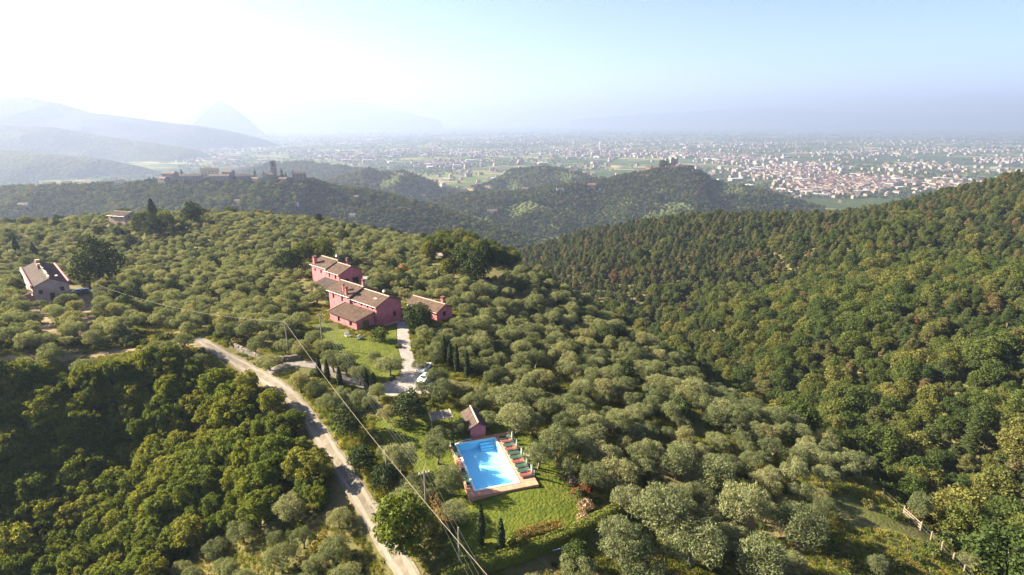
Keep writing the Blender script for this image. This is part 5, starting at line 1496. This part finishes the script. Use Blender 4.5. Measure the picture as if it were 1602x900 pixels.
def far_house(label, x, y, w, d, h, rz, wm, rm, hip=.32, group=None, name='hill_house', sink=2.0, wins=True, zoff=0.0):
    t_ = thing(name, label, 'house', (x, y, float(H_all(x, y)[0]) + zoff), rz, group)
    mb = MB(); mb.box((0, 0, h / 2 - sink / 2), (w, d, h + sink), wm)
    part('wall', mb, t_)
    rb = MB(); o = .5; zr = h + d * hip
    a, b = (-w / 2 - o, 0, zr), (w / 2 + o, 0, zr)
    rb.poly([(-w / 2 - o, -d / 2 - o, h - .1), (w / 2 + o, -d / 2 - o, h - .1), b, a], rm); rb.poly([(w / 2 + o, d / 2 + o, h - .1), (-w / 2 - o, d / 2 + o, h - .1), a, b], rm)
    rb.poly([(-w / 2, -d / 2, h), a, (-w / 2, d / 2, h)], wm); rb.poly([(w / 2, -d / 2, h), (w / 2, d / 2, h), b], wm)
    rb.poly([(-w / 2 - o, -d / 2 - o, h - .12), (-w / 2 - o, d / 2 + o, h - .12), (w / 2 + o, d / 2 + o, h - .12), (w / 2 + o, -d / 2 - o, h - .12)], rm)
    part('roof', rb, t_)
    if wins:
        for fl_ in range(max(1, int(h // 3.2))):
            for i in range(max(1, int(w // 4.5))):
                wb = MB(); wb.box((-w / 2 + (i + .5) * w / max(1, int(w // 4.5)), -d / 2 - .05, 1.9 + 3.1 * fl_), (1.1, .25, 1.6), M_glass); part('window', wb, t_)
    return t_
M_oldw = mat('old_village_wall', (.2, .165, .15), .9, (.29, .24, .21), .2); M_vroof = mat('village_tile', (.075, .052, .046), .9, (.12, .08, .066), .3); M_yellow = mat('yellow_plaster', (.58, .42, .2), .9); M_redw = mat('red_plaster', (.5, .14, .1), .9)
def fx(px, Y): return (px - 801.0) / FPX * (Y * cp + 96 * sp) 
vill = [(60, 1003, 12, 9, 5, 'pale house at the left tail of the hill village'), (75, 1001, 17, 10, 5.5, 'long house at the left tail of the hill village'), (92, 1000, 13, 9, 5, 'house with red roof in the left tail of the hill village'), (103, 999, 14, 9, 6, 'brown gabled house in the left tail of the hill village'), (121, 997, 14, 9, 4.5, 'low cream house in the left tail of the hill village'), (138, 996, 14, 10, 5, 'last pale house of the left tail of the hill village'), (187, 985, 15, 10, 10, 'dark square house standing alone left of the hill village'),
    (268, 975, 30, 13, 13, 'broad hip roofed house at the left end of the hill village'), (300, 968, 46, 11, 11, 'long shaded facade in the middle of the hill village'), (256, 966, 16, 9, 8, 'narrow house below the broad one in the hill village'), (330, 985, 36, 13, 18, 'highest large house with arched roof in the hill village'), (345, 966, 44, 10, 10, 'long white arcaded house in the hill village'), (359, 978, 17, 11, 14, 'square house right of the highest village house'), (381, 972, 28, 11, 8, 'low house under the round trees of the hill village'), (400, 968, 14, 9, 7, 'small house before the village gap'), (421, 974, 18, 9, 9, 'pale roofed house left of the bell tower'), (443, 971, 26, 10, 6, 'low house at the foot of the bell tower'), (469, 975, 28, 12, 12, 'broad stone house right of the bell tower')]
for i, (px, Y, w, d, h, lab) in enumerate(vill):
    w = w if w < 20 else 12 + (w - 12) * .62
    far_house(lab, fx(px, Y), Y, w, d, h * [1.25, 1.5, 1.1, 1.35][i % 4], R([-14, 16, -22, 18, 4, -9, 25][i % 7]), [M_oldw, M_stone, M_cream, M_oldw][i % 4], M_vroof, .28, 'houses of the hill village')
tw = thing('bell_tower', 'square stone bell tower at the right end of the hill village', 'tower', (fx(430, 980), 980, float(H_all(fx(430, 980), 980)[0])), R(8))
tw.scale = (.8, .8, 1); mb = MB(); hh = 33; fr = []
for a, b in (((-4.6, -4.6), (4.6, -4.6)), ((4.6, -4.6), (4.6, 4.6)), ((4.6, 4.6), (-4.6, 4.6)), ((-4.6, 4.6), (-4.6, -4.6))): fr += wall(mb, a, b, -4, hh, [(3.4, 5.8, 25, 29.5)], M_oldw, .8)
part('wall', mb, tw)
for f in fr:
    wb = MB(); wb.poly([*f[:4]], M_glass); part('belfry_opening', wb, tw)
mb = MB(); mb.box((0, 0, hh + .3), (10.2, 10.2, .6), M_stone); part('cornice', mb, tw)
mb = MB()
for a, b in (((-4.8, -4.8), (4.8, -4.8)), ((4.8, -4.8), (4.8, 4.8)), ((4.8, 4.8), (-4.8, 4.8)), ((-4.8, 4.8), (-4.8, -4.8))): mb.poly([(*a, hh + .62), (*b, hh + .62), (0, 0, hh + 2.4)], M_vroof)
part('roof', mb, tw)
CYF = [cyp_proto(520 + i, 14.0, 1.6, 500) for i in range(2)]
def far_cyp(px, Y, h, lab, grp='far cypresses'):
    x = fx(px, Y); place_tree('tall_cypress', CYF, random.randrange(2), (x, Y, float(H_all(x, Y)[0]) - .5), 0, (h / 14 * 1.05, h / 14 * 1.05, h / 14), lab, 'cypress', grp)
for px, h, lab in [(172, 9, 'small cypress left of the lone dark village house'), (218, 12, 'leftmost of the four cypresses left of the hill village'), (226, 13, 'second of the four cypresses left of the hill village'), (234, 15, 'third of the four cypresses left of the hill village'), (241, 15, 'cypress touching the left end of the hill village'), (286, 24, 'cypress rising above the roofs of the hill village'), (400, 22, 'cypress in the gap before the bell tower'), (414, 19, 'cypress just left of the bell tower'), (442, 24, 'tall cypress just right of the bell tower'), (448, 18, 'second cypress right of the bell tower'), (492, 17, 'lone cypress at the right end of the village hill')]:
    far_cyp(px, 972, h, lab)
# ruined castle
cx_, cY = 1053, 1525
def fxc(px): return (px - 801) / FPX * (cY * cp + 112 * sp)
ct = thing('castle_tower', 'broken stone castle tower on the green hilltop', 'castle', (fxc(1053), cY, float(H_all(fxc(1053), cY)[0])), R(10))
mb = MB(); mb.box((0, 0, 9), (20, 12, 26), M_oldw); part('keep', mb, ct)
for x, h in ((-7.5, 6), (-3, 3.5), (1.5, 2), (7.5, 5)):
    mb = MB(); mb.box((x, 0, 22 + h / 2), (4.2, 11.8, h), M_oldw); part('broken_wall', mb, ct)
mb = MB(); mb.box((1, -6.1, 14), (2.2, .5, 5), M_glass); part('window', mb, ct)
ct2 = thing('castle_turret', 'slim castle turret left of the broken tower', 'tower', (fxc(1043), cY + 5, float(H_all(fxc(1043), cY + 5)[0])), R(5))
mb = MB(); mb.box((0, 0, 9), (6, 6, 26), M_oldw); part('wall', mb, ct2); mb = MB(); mb.box((0, 0, 22.6), (7, 7, 1.2), M_stone); part('parapet', mb, ct2)
cw = thing('castle_wall', 'pinkish castle wall below the broken tower', 'wall', (fxc(1056), cY - 16, float(H_all(fxc(1056), cY - 16)[0])), R(-3))
M_cwall = mat('castle_plaster', (.36, .24, .21), .95, (.44, .3, .26), .2)
mb = MB(); mb.box((0, 0, 2), (58, 6, 14), M_cwall); part('wall', mb, cw); mb = MB(); mb.box((14, 3, 7), (26, 8, 10), M_cwall); part('rampart', mb, cw)
for i, (px, Y, w, d, h, m, lab) in enumerate([(1079, 1522, 22, 10, 8, M_oldw, 'house on the castle hill right of the castle wall'), (1092, 1516, 16, 9, 7, M_stone, 'dark house at the right end of the castle hilltop'), (1003, 1500, 26, 10, 7, M_cream, 'sunlit cream house left of the castle hilltop'), (1013, 1512, 12, 9, 9, M_yellow, 'yellow house nearest the castle on its left'), (1000, 1470, 30, 6, 4, M_yellow, 'sunlit yellow terrace house below the castle'), (1025, 1512, 16, 9, 7, M_cream, 'pale house under the castle trees')]):
    far_house(lab, fxc(px), Y, w, d, h, R(-25), m, M_vroof, .28, 'houses round the castle')
def at_far(px, py):
    g = G(px, py, 0, True); return g
for px, py, w, d, h, m, rz, lab in [(822, 300, 16, 10, 7, M_redw, -20, 'red villa left of the cypress row on the green hill'), (926, 295, 20, 12, 9, M_redw, -15, 'red villa below the castle hill'), (876, 299, 18, 9, 4, M_white, 10, 'low white house between the two red villas'), (900, 311, 14, 9, 5, M_cream, 5, 'pale house lower on the castle hill slope'), (940, 297, 14, 9, 4, M_cream, 0, 'pale house just right of the red villa'), (895, 270, 20, 10, 6, M_yellow, -20, 'yellow house beside cypresses left of the castle'), (737, 299, 22, 12, 8, M_yellow, -30, 'yellow villa on the green hill, left one of two'), (763, 296, 24, 12, 8, M_yellow, -30, 'yellow villa on the green hill, right one of two'), (770, 333, 22, 10, 5, M_white, 0, 'white house low on the wooded slope'), (662, 309, 18, 10, 6, M_redw, -25, 'red roofed house beside the dark cypresses'), (627, 275, 16, 9, 5, M_white, -10, 'white house on top of a low hill'), (555, 313, 16, 9, 5, M_cream, -10, 'pale house on the right tail of the village hill'), (463, 322, 9, 7, 4, M_white, 0, 'tiny white house on the shaded village slope'), (552, 340, 9, 7, 4, M_white, 0, 'tiny white hut on the lower village slope'), (38, 323, 14, 8, 3, M_cream, 0, 'pale shed on the shaded slope far left'), (372, 318, 7, 6, 4, M_white, 0, 'tiny white hut below the bell tower')]:
    g = at_far(px, py); far_house(lab, g[0], g[1], w, d, h, R(rz), m, M_vroof, .28, None, 'villa', zoff=.5)
for i, (px, py, h) in enumerate([(629, 306, 22), (642, 307, 24), (646, 307, 23), (655, 308, 22), (659, 308, 20), (855, 296, 14), (862, 297, 15), (869, 297, 13), (882, 296, 16), (902, 295, 18), (937, 274, 15), (943, 274, 14), (933, 274, 14), (921, 274, 17), (905, 272, 19), (826, 298, 13), (989, 263, 24), (997, 263, 26), (988, 262, 18)]):
    g = at_far(px, py)
    lab = ['on the low saddle beside the red roofed house', 'in the row between the red villas', 'on the skyline left of the castle'][0 if i < 5 else (1 if i < 10 or i == 15 else 2)]
    kk = [i, i - 5, i - 10][0 if i < 5 else (1 if i < 10 or i == 15 else 2)] if i != 15 else 5
    place_tree('tall_cypress', CYF, i % 2, (g[0], g[1], g[2] - .5), 0, (h / 14, h / 14, h / 14), f'dark cypress {lab}, {ordw[kk]} of them', 'cypress', 'cypresses of the green hill')
# round trees beside the castle and village
for lab, px, Y, ts in [('round dark tree left of the castle tower', 1036, 1522, 3.0), ('dark tree between castle turret and wall', 1040, 1518, 2.6), ('round dark tree right of the castle tower', 1066, 1528, 1.6), ('round tree among the roofs of the hill village', 384, 980, 1.9), ('round tree right of the roofs of the hill village', 396, 978, 1.5), ('round tree in front of the long shaded village facade', 292, 960, 1.3), ('small round tree left of the arcaded village house', 322, 958, 1.2), ('round tree right of the arcaded village house', 366, 958, 1.4), ('bushy tree below the highest village house', 338, 955, 1.1), ('bushy tree before the broad hip roofed village house', 262, 958, 1.2), ('round tree at the left foot of the bell tower', 424, 962, 1.2), ('round tree between bell tower and broad stone house', 454, 968, 1.3), ('round tree near the right end of the hill village', 484, 972, 1.3), ('round tree among the left tail houses of the village', 112, 992, 1.1), ('round tree left of the lone dark village house', 160, 985, 1.2), ('round tree right of the lone dark village house', 203, 980, 1.3)]:
    x = fxc(px) if Y > 1200 else fx(px, Y)
    place_tree('evergreen_oak', DK, 0, (x, Y, float(H_all(x, Y)[0]) - 1), 0, ts, lab, 'tree', None)

# towns on the plain
M_hw = [mat('town_wall_white', (.225, .21, .2), .9, jitter=.12), mat('town_wall_cream', (.22, .18, .14), .9, jitter=.12), mat('town_wall_pink', (.23, .165, .135), .9, jitter=.12)]
M_hr = mat('town_roof', (.14, .088, .072), .9, jitter=.25); M_hflat = mat('shed_roof', (.36, .36, .36), .8, jitter=.15)
def town_house(w, d, h, wm, rm, flat=False):
    mb = MB(); mb.box((0, 0, h / 2 - .5), (w, d, h + 1), wm)
    if flat: mb.box((0, 0, h + .3), (w * 1.01, d * 1.01, .5), rm)
    else:
        a, b = (-w / 2 - .4, 0, h + d * .27), (w / 2 + .4, 0, h + d * .27)
        mb.poly([(-w / 2 - .4, -d / 2 - .4, h), (w / 2 + .4, -d / 2 - .4, h), b, a], rm); mb.poly([(w / 2 + .4, d / 2 + .4, h), (-w / 2 - .4, d / 2 + .4, h), a, b], rm)
        mb.poly([(-w / 2, -d / 2, h), a, (-w / 2, d / 2, h)], wm); mb.poly([(w / 2, -d / 2, h), (w / 2, d / 2, h), b], wm)
    return mb.mesh('town_house')
TH = [town_house(14, 10, 7, M_hw[0], M_hr), town_house(18, 11, 8, M_hw[1], M_hr), town_house(12, 10, 6.5, M_hw[2], M_hr), town_house(24, 12, 10, M_hw[0], M_hr), town_house(11, 11, 9, M_hw[1], M_hr), town_house(46, 24, 8, M_hw[0], M_hflat, True), town_house(30, 16, 7, M_hw[0], M_hflat, True)]
c_th = src_coll('town_source', TH)
def plain_xy(px, py):
    d = ray(px, py); t_ = PLAIN_Z / d[2]; return d[0] * t_, d[1] * t_
hx, hy = [], []
clusters = [(1300, 292, 70, 13, 520), (1220, 272, 60, 8, 200), (1360, 285, 60, 7, 190), (1150, 250, 60, 6, 150), (1480, 290, 70, 10, 90), (1570, 252, 50, 5, 60), (1440, 262, 60, 7, 60), (1240, 262, 90, 7, 140), (960, 240, 110, 8, 220), (1060, 240, 60, 6, 120), (900, 236, 70, 5, 150), (650, 238, 120, 5, 220), (560, 246, 60, 6, 160), (520, 222, 70, 6, 160), (480, 242, 40, 6, 90), (700, 258, 50, 6, 90), (760, 240, 50, 5, 90), (370, 222, 60, 6, 110), (340, 236, 50, 7, 90), (330, 250, 40, 6, 60), (1340, 240, 100, 5, 120), (1500, 236, 90, 5, 110), (1150, 226, 120, 5, 150), (820, 222, 150, 5, 160), (1000, 220, 160, 4, 150), (1400, 222, 140, 4, 120), (100, 272, 60, 5, 25)]
for px, py, sx, sy, k in clusters:
    a = rng.normal(px, sx * .55, k); b = rng.normal(py, sy * .55, k)
    for u, v in zip(a, b):
        if v > 200:
            X, Y = plain_xy(u, v)
            if Y < 6500:                         # rows of houses along the streets
                c_, s_ = math.cos(.3), math.sin(.3); e, f_ = X * c_ + Y * s_, -X * s_ + Y * c_
                f_ = round(f_ / 38) * 38 + random.choice((-9, 9)); e = round(e / 19) * 19
                X, Y = e * c_ - f_ * s_, e * s_ + f_ * c_
            hx.append(X); hy.append(Y)
k = 1100
u = rng.uniform(330, 1650, k); v = 200 + 104 * rng.random(k) ** 1.4
for a, b in zip(u, v):
    X, Y = plain_xy(a, b); hx.append(X); hy.append(Y)
hx, hy = np.array(hx), np.array(hy)
m = H_all(hx, hy) < PLAIN_Z + 1; hx, hy = hx[m], hy[m]
pxh, pyh, fh_ = to_px(hx, hy, np.full(hx.shape, PLAIN_Z))
vis = np.ones(len(hx), bool)
for u in np.linspace(.03, .985, 60):        # does the land in between hide the house?
    vis &= H_all(hx * u, hy * u) + 3 < (PLAIN_Z + 5) * u
o = np.argsort(fh_ + 1e6 * (~vis) + 1e6 * ((pxh < 0) | (pxh > 1602))); ind = o[:290]; rest = o[290:]
idx = np.where(rng.random(len(hx)) < .09, rng.integers(5, 7, len(hx)), rng.integers(0, 5, len(hx)))
rzh = rng.choice([.3, .3 + math.pi / 2, .35, .25, 1.0, -.4], len(hx)) + rng.normal(0, .08, len(hx))
def th_zone(px, py):
    if px > 1420: return 'at the right, beyond the wooded hillside'
    if px > 1180: return 'in the dense town beyond the wooded hillside'
    if px > 900: return 'on the plain behind the castle hill'
    return 'on the plain behind the low hills'
for i in ind:
    far_ = TH[idx[i]]
    ob = link('town_house' if idx[i] < 5 else 'warehouse', far_, None, (hx[i], hy[i], PLAIN_Z), rzh[i]); ob.scale = (.95, .95, 1.0)
    tag(ob, ('small pale house with a red roof ' if idx[i] < 5 else 'long white flat roofed warehouse ') + th_zone(pxh[i], pyh[i]), 'house' if idx[i] < 5 else 'warehouse', 'houses of the towns on the plain')
scatter('far_towns', np.column_stack([hx[rest], hy[rest], np.full(len(rest), PLAIN_Z)]), np.full(len(rest), 1.25), rzh[rest], idx[rest], c_th, 'countless hazy houses of the towns on the plain')
c_pt = src_coll('plain_source', [far_proto(750 + i, (M_broad, M_dark)[i % 2], 150, 2.0, 1.4, 2.8, 2.4, 3.0, 9) for i in range(4)])
k = 34000
u = rng.uniform(-30, 1640, k); v = 199 + 112 * rng.random(k) ** 1.35
X, Y = [], []
for a, b in zip(u, v):
    q = plain_xy(a, b); X.append(q[0]); Y.append(q[1])
X, Y = np.array(X), np.array(Y)
m = (fbm(X / 420, Y / 420, 909, 3) > -.02) | (vnoise(X / 60 + 9, Y / 900, 910) > .32)
m &= H_all(X, Y) < PLAIN_Z + 1
X, Y = X[m], Y[m]; k = len(X)
scatter('plain_trees_woods', np.column_stack([X, Y, np.full(k, PLAIN_Z - 1)]), rng.uniform(1.0, 2.2, k) * np.clip(Y / 5000, .8, 2.2), rng.uniform(0, 6.28, k), rng.integers(0, 4, k), c_pt, 'scattered trees and hedgerows on the hazy plain')

# thin smoke column rising from the plain
g = G(940, 246, 0, True)
sm = bpy.data.materials.new('smoke_column'); sm.use_nodes = True
for nd in list(sm.node_tree.nodes): sm.node_tree.nodes.remove(nd)
_o = sm.node_tree.nodes.new('ShaderNodeOutputMaterial'); _v = sm.node_tree.nodes.new('ShaderNodeVolumePrincipled')
_v.inputs['Color'].default_value = (.85, .85, .85, 1); _v.inputs['Density'].default_value = .045
sm.node_tree.links.new(_v.outputs[0], _o.inputs['Volume'])
mb = MB(); mb.tube([(g[0], g[1], g[2] + 1), (g[0] - 3, g[1], g[2] + 35), (g[0] - 14, g[1], g[2] + 75), (g[0] - 10, g[1], g[2] + 105)], [1.5, 3, 5, 8], sm, 8)
tag(link('smoke', mb.mesh('smoke')), 'thin white smoke column rising from the plain', kind='stuff')

# ------------------------------------------------------------------ haze
def box_obj(name, lo, hi, m):
    mb = MB(); mb.box([(a + b) / 2 for a, b in zip(lo, hi)], [b - a for a, b in zip(lo, hi)], m); return link(name, mb.mesh(name))
hm = bpy.data.materials.new('haze_air'); hm.use_nodes = True
nt = hm.node_tree
for nd in list(nt.nodes): nt.nodes.remove(nd)
out = nt.nodes.new('ShaderNodeOutputMaterial'); pv = nt.nodes.new('ShaderNodeVolumePrincipled')
pv.inputs['Color'].default_value = (.315, .385, .575, 1)
pv.inputs['Density'].default_value = 1.5e-4
pv.inputs['Anisotropy'].default_value = .3
nt.links.new(pv.outputs[0], out.inputs['Volume'])
tag(box_obj('haze', (-39000, -4000, PLAIN_Z - 40), (39000, 39000, 760), hm), 'pale morning haze over the hills and the plain', kind='stuff')
